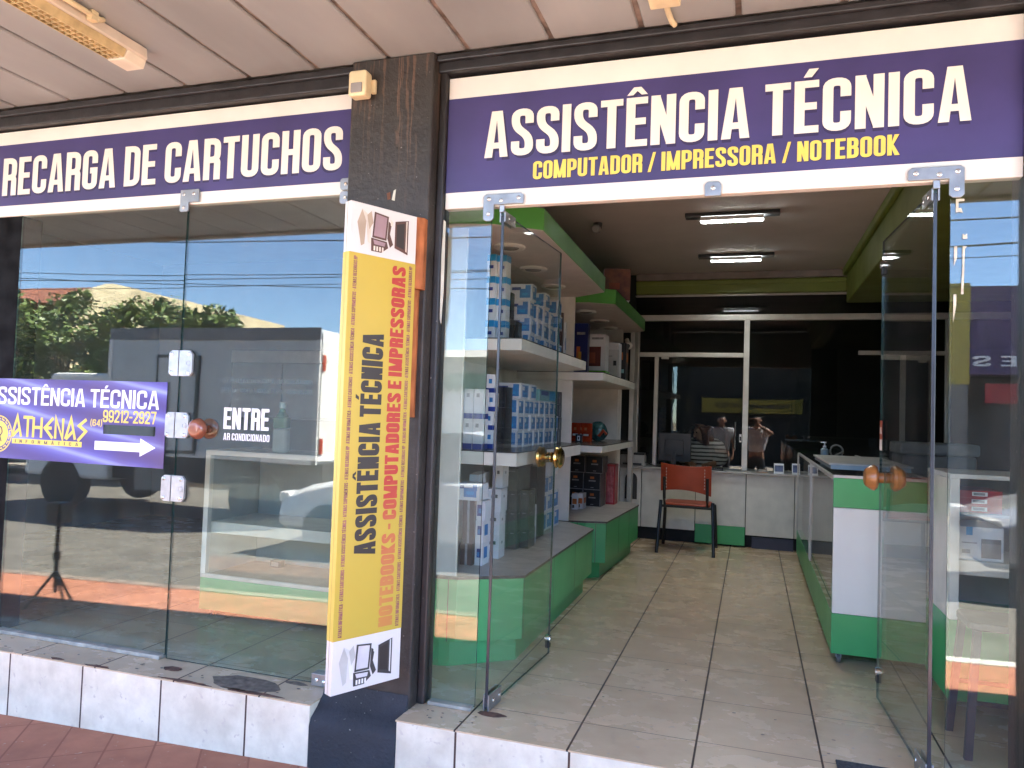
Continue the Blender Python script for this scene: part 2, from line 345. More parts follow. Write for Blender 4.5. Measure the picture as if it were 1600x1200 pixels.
def glyph(ch, W, s, r):
    t = s/2; L = t; R = W-t; T = 1-t; B = t; m = .5; h = s*.92
    RB = lambda pts, rr=r, cl=False, ss=s: ribbon(rnd(pts, rr, cl), ss, cl)
    rect = lambda a, b, c, d: [[(a, c), (b, c), (b, d), (a, d)]]
    stem = rect(0, s, 0, 1); w = W
    if ch == 'A':
        w = W*1.08; c = w/2; g = [[(0, 0), (s*.97, 0), (c+s*.12, 1), (c-s*.66, 1)], [(w-s*.97, 0), (w, 0), (c+s*.66, 1), (c-s*.12, 1)]]+rect(w*.24, w*.76, .19, .19+s*.85)
    elif ch == 'B': g = stem+RB([(0, T), (R-.01, T), (R-.01, .53), (0, .53)])+RB([(0, .53), (R, .53), (R, B), (0, B)])
    elif ch == 'C': g = RB([(R, .64), (R, T), (L, T), (L, B), (R, B), (R, .36)])
    elif ch == 'D': g = stem+RB([(0, T), (R, T), (R, B), (0, B)])
    elif ch in 'EF': w = W*.88; g = stem+rect(0, w, 1-h, 1)+rect(0, w*.92, m-h/2+.01, m+h/2+.01)+(rect(0, w, 0, h) if ch == 'E' else [])
    elif ch == 'G': g = RB([(R, .66), (R, T), (L, T), (L, B), (R, B), (R, .48), (W*.5, .48)], [0, r, r, r, r, 0, 0])
    elif ch == 'H': g = stem+rect(W-s, W, 0, 1)+rect(0, W, m-h/2, m+h/2)
    elif ch == 'I': w = s; g = stem
    elif ch == 'J': w = W*.8; g = RB([(w-t, 1), (w-t, B), (0, B)])
    elif ch == 'K': g = stem+[[(s*.9, .36), (s*.9, .58), (W-s*1.02, 1), (W, 1)], [(W*.42, .62), (W*.30, .42), (W-s*.98, 0), (W+.02, 0)]]
    elif ch == 'L': w = W*.85; g = stem+rect(0, w, 0, h)
    elif ch == 'M':
        w = W*1.32; c = w/2; g = stem+rect(w-s, w, 0, 1)+[[(0, 1), (s*.95, 1), (c+s*.36, 0.02), (c-s*.36, 0.02)], [(w, 1), (w-s*.95, 1), (c-s*.36, 0.02), (c+s*.36, 0.02)]]
    elif ch == 'N': g = stem+rect(W-s, W, 0, 1)+[[(0, 1), (s*.95, 1), (W, 0), (W-s*.95, 0)]]
    elif ch in 'O0': g = RB([(L, T), (L, B), (R, B), (R, T)], r, True)
    elif ch == 'P': g = stem+RB([(0, T), (R, T), (R, .44), (0, .44)])
    elif ch == 'R': g = stem+RB([(0, T), (R, T), (R, .48), (0, .48)])+RB([(W*.35, .48), (R, .48), (R, 0)], r*.8)
    elif ch == 'S': g = RB([(R, .68), (R, T), (L, T), (L, .62), (R, .38), (R, B), (L, B), (L, .31)])
    elif ch == 'T': w = W*.94; g = rect(w/2-t, w/2+t, 0, 1)+rect(0, w, 1-h, 1)
    elif ch == 'U': g = RB([(L, 1), (L, B), (R, B), (R, 1)])
    elif ch == 'V': g = [[(0, 1), (s, 1), (W/2+s*.4, 0), (W/2-s*.4, 0)], [(W, 1), (W-s, 1), (W/2-s*.4, 0), (W/2+s*.4, 0)]]
    elif ch == 'X': g = [[(0, 0), (s, 0), (W, 1), (W-s, 1)], [(0, 1), (s, 1), (W, 0), (W-s, 0)]]
    elif ch == 'Z': g = rect(0, W, 0, h)+rect(0, W, 1-h, 1)+[[(0, h), (s, h), (W, 1-h), (W-s, 1-h)]]
    elif ch == '1': w = s*1.9; g = rect(w-s, w, 0, 1)+[[(0, .8), (0, .68), (w-s, .84), (w-s, 1), (w-s*.6, 1)]]
    elif ch == '2': g = RB([(L, .68), (L, T), (R, T), (R, .58), (L+.01, .1)], [0, r, r, r, 0])+rect(0, W, 0, h)
    elif ch == '3': g = RB([(L, .7), (L, T), (R, T), (R, .53), (W*.35, .53)])+RB([(W*.35, .53), (R, .53), (R, B), (L, B), (L, .3)])
    elif ch == '4': g = rect(W-s*1.35, W-s*.35, 0, 1)+rect(0, W, .2, .2+h)+[[(0, .22), (s, .22), (W-s*.5, 1), (W-s*1.35, 1)]]
    elif ch == '6': g = RB([(R, .68), (R, T), (L, T), (L, B), (R, B), (R, .56), (L, .56)])
    elif ch == '7': g = rect(0, W, 1-h, 1)+[[(W-s, 1-h/2), (W, 1-h/2), (W*.3+s, 0), (W*.3, 0)]]
    elif ch == '8': g = RB([(L, T), (L, .53), (R, .53), (R, T)], r, True)+RB([(L, .53), (L, B), (R, B), (R, .53)], r, True)
    elif ch == '9': g = RB([(L, .32), (L, B), (R, B), (R, T), (L, T), (L, .44), (R, .44)])
    elif ch == '(': w = s*1.7; g = RB([(w-t*.8, 1.05), (t*.8, .75), (t*.8, .2), (w-t*.8, -.1)], .3, False, s*.8)
    elif ch == ')': w = s*1.7; g = RB([(t*.8, 1.05), (w-t*.8, .75), (w-t*.8, .2), (t*.8, -.1)], .3, False, s*.8)
    elif ch == '-': w = W*.6; g = rect(0, w, .40, .40+h*.9)
    elif ch == '/': w = W*.8; g = [[(0, -.02), (s*.75, -.02), (w, 1.02), (w-s*.75, 1.02)]]
    elif ch == ':': w = s; g = rect(0, s, 0, s)+rect(0, s, .5, .5+s)
    elif ch == '.': w = s; g = rect(0, s, 0, s)
    elif ch == '!': w = s; g = rect(0, s, 0, s)+rect(0, s, s*1.4, 1)
    else: g = []; w = W*.5
    return g, w
ACC = {'Á': ('A', 'a'), 'É': ('E', 'a'), 'Ó': ('O', 'a'), 'Ê': ('E', 'c'), 'Â': ('A', 'c'), 'Ç': ('C', '')}
GC = {}
def merge(polys):
    vs = []; fs = []
    for p in polys:
        a = sum(p[i][0]*p[(i+1) % len(p)][1]-p[(i+1) % len(p)][0]*p[i][1] for i in range(len(p)))
        q = p if a > 0 else p[::-1]
        fs.append(list(range(len(vs), len(vs)+len(q)))); vs += [Vector((x[0], x[1])) for x in q]
    ed = [(f[i], f[(i+1) % len(f)]) for f in fs for i in range(len(f))]
    V, _, F, _, _, _ = delaunay_2d_cdt(vs, ed, [], 0, 1e-5, True)
    def inside(x, y):
        for p in polys:
            c = False
            for i in range(len(p)):
                (xa, ya), (xb, yb) = p[i][:2], p[i-1][:2]
                if (ya > y) != (yb > y) and x < (xb-xa)*(y-ya)/(yb-ya)+xa: c = not c
            if c: return True
        return False
    return [(v.x, v.y) for v in V], [list(f) for f in F if inside(sum(V[i].x for i in f)/len(f), sum(V[i].y for i in f)/len(f))]
def gmesh(ch, W, s, r):
    k = (ch, W, s, r)
    if k not in GC:
        b, acc = ACC.get(ch, (ch, ''))
        g, w = glyph(b, W, s, r)
        c = w/2
        if acc == 'a': g = g+[[(c-.05, 1.06), (c+.07, 1.06), (c+.17, 1.22), (c+.03, 1.22)]]
        if acc == 'c': g = g+[[(c-.17, 1.05), (c-.07, 1.05), (c, 1.13), (c+.045, 1.21), (c-.06, 1.21)], [(c+.17, 1.05), (c+.07, 1.05), (c, 1.13), (c-.045, 1.21), (c+.06, 1.21)]]
        GC[k] = (merge(g) if g else ([], []), w)
    return GC[k]
def letters(mb, text, o, ex, ey, h, length=None, mat=None, W=.40, s=.15, r=.14, gap=.055, space=.17, skew=0, mirror=False):
    """flat lettering laid on a surface: o = baseline start, ex = reading direction, ey = letter-up"""
    o, ex, ey = Vector(o), Vector(ex).normalized(), Vector(ey).normalized()
    x = 0; items = []
    for ch in text:
        if ch == ' ': x += space; continue
        (V, F), w = gmesh(ch, W, s, r); items.append((x, V, F)); x += w+gap
    tot = x-gap; k = (length/(tot*h)) if length else 1
    for x0, V, F in items:
        pts = []
        for a, b in V:
            q = (x0+a)*k+skew*b
            if mirror: q = tot*k-q
            pts.append(o+ex*q*h+ey*b*h)
        mb.add(pts, [f[::-1] for f in F] if mirror else F, mat)
    return tot*k*h
X3, Y3, Z3 = Vector((1, 0, 0)), Vector((0, 1, 0)), Vector((0, 0, 1))
def rrect(x0, x1, z0, z1, r, n=5, corners='1111'):
    """rounded rectangle outline, counter-clockwise from lower-left"""
    out = []
    for k, (cx, cz, a0) in enumerate(((x0+r, z0+r, pi), (x1-r, z0+r, 1.5*pi), (x1-r, z1-r, 0), (x0+r, z1-r, .5*pi))):
        if corners[k] == '0':
            out.append(((x0, z0), (x1, z0), (x1, z1), (x0, z1))[k]); continue
        for i in range(n+1):
            a = a0+i/n*pi/2; out.append((cx+r*cos(a), cz+r*sin(a)))
    return out

# ------------------------------------------------------------------ ground, road, pavements
def gz(x): return -.205+.028*max(-9, min(3, x))
def slab(name, x0, x1, y0, y1, dz, mat, th=.0, nx=24):
    mb = MB(); xs = [x0+(x1-x0)*i/nx for i in range(nx+1)]
    for a, b in zip(xs, xs[1:]):
        mb.quad((a, y0, gz(a)+dz), (b, y0, gz(b)+dz), (b, y1, gz(b)+dz), (a, y1, gz(a)+dz), mat)
        if th: mb.quad((a, y0, gz(a)+dz-th), (b, y0, gz(b)+dz-th), (b, y0, gz(b)+dz), (a, y0, gz(a)+dz), mat)
    return struct(mb.build(name))
mb = MB(); mb.quad((-400, -400, -1.2), (400, -400, -1.2), (400, 60, -1.2), (-400, 60, -1.2), pm('dry_ground', (.20, .15, .10), .9, .2, .4)); struct(mb.build('ground'))
slab('pavement', -9, 9, -2.2, -.12, 0, PAVER)
KERB = pm('painted_kerb', (.62, .60, .56), .7, .15, 8, .3)
KERBD = pm('dusty_kerb', (.27, .21, .17), .85, .2, 6, .4); kb = MB()
for i in range(20):
    a = -9+i*.9; kb.fbox((a, -2.305, gz(a)-.2), (.89, 0, .89*.028), (0, .105, 0), (0, 0, .206), KERB if a > -.8 else KERBD)
struct(kb.build('kerb', bevel=.01))
slab('road', -40, 40, -10.4, -2.25, -.14, ASPH, nx=60)
CONC = pm('concrete_pavement', (.30, .27, .23), .85, .15, 2, .3)
slab('far_pavement', -40, 40, -13.0, -10.4, -.01, CONC, th=.16, nx=60)

# ------------------------------------------------------------------ the shop building
shop = thing('shop_building', 'single storey shop building with black framed glass front, tiled step and deep canopy', 'building')
b = MB(); b.box(-1.713, -1.318, -.10, .06, -.1, 2.76, PILLAR); b.box(-1.318, -1.283, -.035, .05, 0.0, 2.755, BLACKP)
b.build('pillar', shop, bevel=.008)
PLINTH = stainmat('plinth_paint', (.020, .021, .026), (.10, .08, .06), .75, 2.72, .1, 1.0, 0)
b = MB(); b.prism([(-.218, -.6), (-.218, -.085), (-.206, -.055), (-.16, -.025), (-.12, .012), (-.101, .06), (-.101, -.6)], -1.716, -1.32, PLINTH, 'x'); b.build('plinth', shop, smooth=True, bevel=.006)
for q in ((.872, 1.25, 0, 2.755, BLACKP, -.05), (-4.2, -3.739, .001, 2.2, pm('post_black', (.012, .012, .013), .7, .3, 10, spec=.04), -.003)): b = MB(); b.box(q[0], q[1], q[5], .12, q[2], q[3], q[4]); b.build('post', shop, bevel=.006)
for q in ((-6.3, -4.2), (1.25, 3.6)): b = MB(); b.box(q[0], q[1], -.05, .3, -.4, 2.76, WALLIN); b.build('front_wall', shop)
b = MB(); b.box(-6.2, -1.713, -.055, .12, 2.668, 2.752, DARKBEAM); b.box(-1.318, 3.5, -.055, .12, 2.688, 2.752, DARKBEAM)
b.box(-6.2, -1.713, -.075, -.055, 2.720, 2.754, DARKBEAM); b.box(-1.318, 3.5, -.075, -.055, 2.728, 2.756, DARKBEAM)
b.build('header_beam', shop, bevel=.006)
b = MB(); b.box(-6.2, -1.716, -.213, 0.0, -.6, -.006, RISER); b.build('step', shop, loc=(-2.027, 0, 0), bevel=.004)
b = MB(); b.box(-1.32, 3.5, -.213, 0.0, -.6, -.006, RISER); b.build('step', shop, loc=(-1.066, 0, 0), bevel=.004)
fl = MB(); fl.box(-6.2, -1.716, -.216, 0, -.0055, 0, FLOOR); fl.box(-1.322, 3.5, -.216, 0, -.0055, 0, FLOOR); fl.box(-6.2, 3.5, 0, 7.4, -.05, 0, FLOOR)
struct(fl.build('floor'))
b = MB(); b.box(-6.2, 3.5, .12, 4.95, 2.73, 2.79, CEILM); b.build('ceiling', shop)
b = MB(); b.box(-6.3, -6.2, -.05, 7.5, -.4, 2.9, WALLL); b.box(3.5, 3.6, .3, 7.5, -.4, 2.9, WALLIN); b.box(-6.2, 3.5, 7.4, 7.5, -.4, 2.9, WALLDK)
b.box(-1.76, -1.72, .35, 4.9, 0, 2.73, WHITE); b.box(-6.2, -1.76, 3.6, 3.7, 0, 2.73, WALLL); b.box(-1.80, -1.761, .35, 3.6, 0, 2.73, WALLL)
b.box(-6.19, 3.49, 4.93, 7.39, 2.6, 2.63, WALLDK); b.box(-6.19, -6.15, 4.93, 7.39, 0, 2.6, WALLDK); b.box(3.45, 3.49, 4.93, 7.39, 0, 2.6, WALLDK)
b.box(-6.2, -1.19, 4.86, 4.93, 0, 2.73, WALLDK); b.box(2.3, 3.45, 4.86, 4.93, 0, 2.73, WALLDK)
b.build('wall', shop)
b = MB(); b.box(-7, 4, -.02, 7.6, 2.96, 3.5, pm('parapet', (.45, .40, .33), .8, .2, 2)); b.build('roof', shop)
b = MB(); b.box(.84, 3.45, .13, 4.80, 2.40, 2.729, LIME); b.box(.80, .84, .13, 4.78, 2.66, 2.729, LIME); b.build('beam', shop, bevel=.01)
b = MB(); b.box(-1.18, 3.45, 4.80, 4.90, 2.515, 2.655, LIME); b.box(-1.18, .84, 4.78, 4.80, 2.60, 2.645, LIME); b.box(-1.18, 3.45, 4.795, 4.90, 2.657, 2.729, pm('pink_trim', (.25, .20, .18), .6, .1)); b.build('cornice', shop, bevel=.008)
# canopy: long metal planks with dark grooves between them, and a deep fascia at the kerb
cp = MB(); x = -9.0+.137
while x < 9:
    cp.prism([(x+.011, 2.775), (x+.011, 2.768), (x+.016, 2.762), (x+.350, 2.762), (x+.355, 2.768), (x+.355, 2.775)], -2.6, -.076, CANOPYM, 'y'); x += .366
cp.box(-9, 9, -2.6, -.02, 2.7755, 2.785, CANOPYG); cp.box(-9, 9, -2.6, 0.0, 2.81, 2.96, CANOPYM)
cp.build('canopy', shop)
b = MB(); b.box(-9, 9, -2.68, -2.601, 2.74, 3.25, pm('fascia_paint', (.30, .26, .22), .6, .15, 3)); b.build('fascia', shop, bevel=.006)
# window track and worn patches on the sill
b = MB(); b.box(-3.735, -2.665, -.03, .02, .0012, .02, pm('window_track', (.46, .40, .33), .5, .2, 20)); b.build('window_track', shop, bevel=.003)
b = MB(); b.box(-1.27, -1.075, -.03, .015, .0012, .016, pm('window_track', (.5, .5, .5))); b.build('window_track', shop, bevel=.003)
MORT = pm('old_mortar', (.19, .15, .115), .9, .25, 30, .6, bscale=90); RUSTY = pm('rust_mortar', (.15, .075, .05), .9, .3, 30, .5)
def blob(mb, cx, cy, rx, ry, z, mat, n=15, j=.3):
    pts = [(cx+rx*cos(2*pi*i/n)*(1-j*random.random()), cy+ry*sin(2*pi*i/n)*(1-j*random.random())) for i in range(n)]
    mb.prism(pts, .0008, z, mat)
def patch_of(*a, **k): b_ = MB(); blob(b_, *a, **k); b_.build('mortar_patch', shop)
patch_of(-2.10, -.125, .20, .085, .003, MORT); patch_of(-2.52, -.10, .055, .028, .004, RUSTY); patch_of(-2.50, -.105, .03, .018, .006, RUSTY)
for q in ((-2.35, -.205, .16), (-2.02, -.20, .18), (-2.85, -.205, .09), (-3.1, -.2, .05)): patch_of(q[0], q[1], q[2], .016, .003, RUSTY, 17, .6)
patch_of(-1.9, -.035, .06, .02, .003, MORT); patch_of(-.99, -.02, .07, .03, .002, RUSTY)
b = MB()
for i in range(16): blob(b, -3.6+random.random()*1.85, -.05-random.random()*.13, .006+random.random()*.008, .005, .002, MORT, 7)
for i in range(10): blob(b, -1.28+random.random()*.25, -.05-random.random()*.13, .004+random.random()*.005, .004, .002, MORT, 7)
for i in range(12): blob(b, -.6+random.random()*1.0, .1+random.random()*.9, .005+random.random()*.005, .004, .0016, MORT, 7)
struct(b.build('dirt'), 'stuff')
# clean paint chips and hardware on the pillar
b = MB(); chip = pm('pale_chip', (.62, .60, .50), .8, .1); rust = pm('rust_spot', (.16, .06, .03), .8, .2, 30)
b.prism([(-1.492, 2.13), (-1.478, 2.125), (-1.474, 2.175), (-1.484, 2.17)], -.1015, -.1003, chip, 'y'); b.prism([(-1.512, 2.13), (-1.497, 2.135), (-1.5, 2.165), (-1.517, 2.16)], -.1015, -.1003, rust, 'y')
b.prism([(-1.275, 1.62), (-1.268, 1.60), (-1.262, 1.75), (-1.264, 2.04), (-1.274, 2.05), (-1.278, 1.9)], -.0375, -.0355, chip, 'y')
b.build('paint_chip', shop)

# ------------------------------------------------------------------ fascia signs
def sign(name, label, x0, x1, z0, zb0, zb1, z1):
    t = thing(name, label, 'sign', ((x0+x1)/2, 0, z0))
    b = MB(); b.box(x0, x1, -.012, .03, z0, z1, SIGNW); b.build('panel', t, bevel=.003)
    b = MB(); b.box(x0+.001, x1-.001, -.0135, -.0118, zb0, zb1, SIGNB); b.build('colour_band', t)
    return t
t = sign('sign_board', 'blue fascia sign with big cream ASSISTÊNCIA TÉCNICA letters above the open doorway', -1.281, .870, 2.102, 2.172, 2.583, 2.676)
b = MB(); letters(b, 'ASSISTÊNCIA TÉCNICA', (-1.097, -.0143, 2.300), X3, Z3, .199, 1.805, SHADB, W=.40, s=.150); b.build('letter_shadow', t)
b = MB(); letters(b, 'ASSISTÊNCIA TÉCNICA', (-1.107, -.0152, 2.312), X3, Z3, .199, 1.818, LETW, W=.40, s=.150); b.build('lettering', t)
b = MB(); letters(b, 'COMPUTADOR / IMPRESSORA / NOTEBOOK', (-.886, -.0143, 2.203), X3, Z3, .076, 1.372, SHADB, s=.155); b.build('letter_shadow', t)
b = MB(); letters(b, 'COMPUTADOR / IMPRESSORA / NOTEBOOK', (-.888, -.0152, 2.206), X3, Z3, .076, 1.372, LETY, s=.155); b.build('lettering', t)
t = sign('sign_board', 'blue and white fascia sign with cream RECARGA DE CARTUCHOS letters above the left window', -4.3, -1.722, 2.198, 2.256, 2.589, 2.661)
b = MB(); letters(b, 'RECARGA DE CARTUCHOS', (-3.872, -.0143, 2.300), X3, Z3, .204, 2.068, SHADB, s=.150); b.build('letter_shadow', t)
b = MB(); letters(b, 'RECARGA DE CARTUCHOS', (-3.882, -.0152, 2.311), X3, Z3, .204, 2.085, LETW, s=.150); b.build('lettering', t)

# ------------------------------------------------------------------ yellow projecting sign on the pillar
A = Vector((-1.478, -.455, 0)); Bp = Vector((-1.333, -.175, 0)); U = (Bp-A).normalized(); NN = Vector((U.y, -U.x, 0)); ZB, H, WID = .150, 1.878, (Bp-A).length
def sg(u, v, d=0): return A+U*u+Z3*(ZB+v)+NN*d
YEL = pm('sign_yellow', (.53, .375, .05), .4, .05, 2); YELE = pm('sign_yellow_edge', (.60, .45, .08), .4, .05, 2); PW = pm('sign_white_print', (.70, .66, .63), .4, .04, 3)
t = thing('projecting_sign', 'tall yellow and white sign panel with vertical black and red lettering fixed to the pillar', 'sign', (A.x, A.y, ZB))
b = MB(); b.fbox(sg(0, 0, -.042), U*WID, NN*.042, Z3*H, PW); b.build('panel', t, bevel=.002)
b = MB(); b.fbox(sg(0, H*.107, .0), U*WID, NN*.0008, Z3*H*.788, YEL); b.fbox(sg(-.0008, H*.107, -.042), U*.0008, NN*.0428, Z3*H*.788, YELE)
b.fbox(sg(-.0015, 0, -.022), U*.0008, NN*.0012, Z3*H, pm('seam', (.35, .27, .08), .6)); b.build('yellow_field', t)
BLK = pm('print_black', (.03, .022, .02), .45, .05)
def fade():
    m_, t_, ns, ln, bb = base('print_red_fading')
    tc = N(ns, 'ShaderNodeTexCoord'); sp = N(ns, 'ShaderNodeSeparateXYZ'); ln.new(tc.outputs['Object'], sp.inputs[0])
    nz = N(ns, 'ShaderNodeTexNoise'); nz.inputs['Scale'].default_value = 9; ln.new(tc.outputs['Object'], nz.inputs[0])
    ad = N(ns, 'ShaderNodeMath', operation='MULTIPLY_ADD'); ln.new(nz.outputs[0], ad.inputs[0]); ad.inputs[1].default_value = .35; ln.new(sp.outputs['Z'], ad.inputs[2])
    r = ramp(ns, [(.30, (.54, .23, .05)), (.62, (.52, .18, .06)), (.98, (.42, .04, .03))]); ln.new(ad.outputs[0], r.inputs[0]); ln.new(r.outputs[0], bb.inputs['Base Color']); bb.inputs['Roughness'].default_value = .45
    return m_
REDF = fade(); SML = pm('print_plum', (.28, .08, .10), .5, .25, 30)
IMP = dict(W=.44, s=.205, r=.13, gap=.045, space=.15)
b = MB(); letters(b, 'ASSISTÊNCIA TÉCNICA', sg(.174, H*.273, .0014), Z3, -U, .098, H*.46, BLK, **IMP); b.build('lettering', t)
b = MB(); letters(b, 'NOTEBOOKS - COMPUTADORES E IMPRESSORAS', sg(.268, H*.118, .0014), Z3, -U, .066, H*.765, REDF, **IMP); b.build('lettering', t)
TXT = 'ATENAS INFORMÁTICA - ATENAS CARTUCHOS - ATENAS ASSISTÊNCIA TÉCNICA - ATENAS SUPRIMENTOS - ATENAS RECARGAS HP - '
for u in (.037, .300):
    b = MB(); letters(b, TXT[:-3], sg(u, H*.113, .0014), Z3, -U, .0165, H*.385, SML, s=.16); letters(b, TXT[:-3], sg(u, H*.503, .0014), Z3, -U, .0165, H*.385, SML, s=.16); b.build('lettering', t)
def clipart(v0, sc, pal):
    """printed picture of a PC tower, monitor, printer and laptop lying on their side"""
    c1, c2, c3, c4 = pal; b = MB()
    def q(pts, mat, d): b.add([sg(.155+x*sc, v0+y*sc, .0012+d) for x, y in pts], [tuple(range(len(pts)))], mat)
    q([(-.125, .02), (-.105, .075), (-.085, .03), (-.09, -.06), (-.105, -.07)], c1, 0); q([(-.105, .075), (-.085, .03), (-.075, -.05), (-.06, -.055), (-.062, .05)], c2, .0001)
    q([(-.082, .055), (-.062, .075), (-.052, .03), (-.07, .0)], c1, .0002)
    q([(-.048, .075), (.02, .068), (.012, -.03), (-.055, -.028)], c3, .0003); q([(-.04, .068), (.012, .062), (.005, -.022), (-.048, -.02)], c4, .0004)
    q([(-.06, -.03), (.014, -.034), (.022, -.058), (-.01, -.082), (-.058, -.082)], c3, .0003); q([(-.05, -.036), (.008, -.04), (.004, -.055), (-.044, -.053)], c4, .0004)
    for i in range(4): q([(-.047+i*.013, -.06), (-.039+i*.013, -.06), (-.039+i*.013, -.078), (-.047+i*.013, -.078)], c2, .0004)
    q([(.02, .05), (.035, .04), (.028, .0), (.045, -.04), (.03, -.055), (.016, -.02)], c3, .0002); q([(.028, .06), (.042, .05), (.038, .03), (.03, .035)], c2, .0003)
    q([(.052, .055), (.118, .072), (.118, -.07), (.052, -.052)], c3, .0003); q([(.060, .045), (.098, .056), (.098, -.05), (.060, -.042)], BLK, .0004); q([(.106, .066), (.112, .068), (.112, -.06), (.106, -.056)], c2, .0004)
    b.build('printed_picture', t)
clipart(H*.948, 1.0, (pm('print_beige', (.50, .38, .28), .4), pm('print_pale', (.72, .62, .52), .4), pm('print_brown', (.10, .045, .035), .4), pm('print_mauve', (.34, .22, .24), .4)))
clipart(H*.052, 1.0, (pm('print_grey', (.52, .50, .46), .4), pm('print_lightgrey', (.72, .70, .66), .4), pm('print_dark', (.05, .045, .045), .4), pm('print_silver', (.58, .55, .56), .4)))
ORW = pm('raw_orange_wood', (.42, .13, .04), .8, .3, 25, .4, stretch=(1, 1, .3))
b = MB(); b.prism([(-1.352, -.16), (-1.318, -.13), (-1.318, -.1005), (-1.352, -.1005)], 1.735, 2.035, ORW); b.prism([(-1.36, -.15), (-1.343, -.12), (-1.343, -.1005), (-1.36, -.1005)], 1.2, 1.735, ORW); b.build('mounting_board', t, bevel=.003)

# ------------------------------------------------------------------ glass
def pane(mb, o, a, h, th, mat=GLASS, edge=GLASSE):
    """sheet of plate glass from corner o along a (horizontal) with height h; thickness along the right-hand side"""
    o, a = Vector(o), Vector(a); n = Vector((a.y, -a.x, 0)).normalized()*th; z = Z3*h
    v = [o, o+a, o+a+z, o+z, o+n, o+a+n, o+a+z+n, o+z+n]
    mb.add(v, [(0, 1, 2, 3), (4, 7, 6, 5)], mat); mb.add(v, [(0, 3, 7, 4), (1, 5, 6, 2), (3, 2, 6, 7), (0, 4, 5, 1)], edge)
def plate(mb, poly, y, th, mat=STEEL, axis='y'): mb.prism(poly, y, y-th, mat, axis)
def bolt(mb, x, z, y, r=.009, mat=CHROME): mb.lathe([(r, 0), (r, .004), (r*.55, .006)], (x, y, z), (0, -1, 0), mat, 12)
gl = thing('window_pane', 'left half of the shop window, a tall fixed pane with the blue arrow banner on it', 'window', (-3.2, 0, 0))
b = MB(); pane(b, (-3.738, .004, .018), (1.083, 0, 0), 2.19, .008); b.build('pane', gl)
gr = thing('window_pane', 'right half of the shop window beside the pillar, pane carrying the brown wooden knob', 'window', (-2.2, 0, 0))
b = MB(); pane(b, (-2.648, .004, .004), (.930, 0, 0), 2.2, .008); b.build('pane', gr)
for zc, tilt in ((1.42, 0), (1.12, .004), (.815, -.003)):
    b = MB(); dx = -.0048*(1.42-zc)/.3
    b.prism([(-2.707+dx, zc-.05), (-2.69+dx, zc-.062), (-2.652+dx, zc-.062), (-2.652+dx, zc+.062), (-2.69+dx, zc+.062), (-2.707+dx, zc+.05)], -.0045, -.018, PLATEW, 'y')
    b.prism([(-2.646+dx, zc-.062), (-2.585+dx, zc-.062), (-2.570+dx, zc-.045), (-2.570+dx, zc+.045), (-2.585+dx, zc+.062), (-2.646+dx, zc+.062)], -.0045, -.018, PLATEW, 'y')
    for px in (-2.69, -2.59):
        for pz in (-.045, .045): bolt(b, px+dx, zc+pz, -.018)
    b.lathe([(.014, 0), (.014, .003), (.009, .003), (.009, .001)], (-2.592+dx, -.018, zc), (0, -1, 0), PLATEW, 16)
    b.build('lock_plate', gr, bevel=.003)
b = MB(); b.prism([(-2.682, 2.268), (-2.576, 2.268), (-2.572, 2.262), (-2.572, 2.205), (-2.632, 2.205), (-2.632, 2.168), (-2.638, 2.160), (-2.676, 2.160), (-2.684, 2.168)], -.0160, -.026, STEEL, 'y')
for q in ((-2.66, 2.245), (-2.60, 2.245), (-2.66, 2.18)): bolt(b, *q, -.026)
b.build('hinge_plate', gr, bevel=.003)
b = MB(); b.prism(rrect(-1.795, -1.717, 2.150, 2.208, .014, corners='1001'), -.0160, -.026, STEEL, 'y'); b.prism(rrect(-1.795, -1.717, 2.213, 2.268, .014, corners='1001'), -.0160, -.026, STEEL, 'y')
bolt(b, -1.765, 2.178, -.026); bolt(b, -1.765, 2.24, -.026); b.build('hinge_plate', gr, bevel=.003)
b = MB(); b.box(-1.83, -1.735, -.03, .025, .002, .055, STEEL); bolt(b, -1.80, .03, -.03); bolt(b, -1.765, .025, -.03); b.build('bottom_clamp', gr, bevel=.004)
b = MB(); b.lathe([(.024, 0), (.022, .018), (.040, .022), (.050, .034), (.048, .048), (.034, .064), (.026, .067)], (-2.497, -.0045, 1.108), (0, -1, 0), WOODB, 28); b.lathe([(.024, 0), (.022, .018), (.040, .022), (.050, .034), (.048, .048), (.034, .064), (.026, .067)], (-2.497, .0045, 1.108), (0, 1, 0), WOODB, 28); b.build('knob', gr, smooth=True)
# fixed side panes
sl_ = thing('side_pane', 'narrow fixed glass pane between the black pillar and the left door leaf', 'window', (-1.17, 0, 0))
b = MB(); pane(b, (-1.283, .004, .014), (.215, 0, 0), 2.095, .008); b.build('pane', sl_)
sr_ = thing('side_pane', 'fixed glass pane right of the doorway with torn tape on it', 'window', (.76, 0, 0))
b = MB(); pane(b, (.652, .004, .004), (.222, 0, 0), 2.10, .008); b.build('pane', sr_)
b = MB(); tape = pm('old_tape', (.62, .55, .42), .7, .15, 40)
for poly in ([(.668, 1.99), (.676, 1.99), (.676, 2.028), (.694, 2.03), (.694, 2.038), (.668, 2.038)], [(.676, 1.992), (.69, 1.988), (.684, 2.006), (.676, 2.004)], [(.690, 1.895), (.704, 1.895), (.704, 1.915), (.697, 1.908), (.690, 1.914)], [(.686, 1.70), (.694, 1.70), (.697, 1.86), (.704, 1.868), (.690, 1.87), (.69, 1.80)], [(.663, 1.60), (.672, 1.66), (.672, 1.70), (.663, 1.70)], [(.664, 1.80), (.673, 1.83), (.673, 1.87), (.664, 1.87)]):
    b = MB(); b.prism(poly, -.0045, -.0052, tape, 'y'); b.build('torn_tape', sr_)
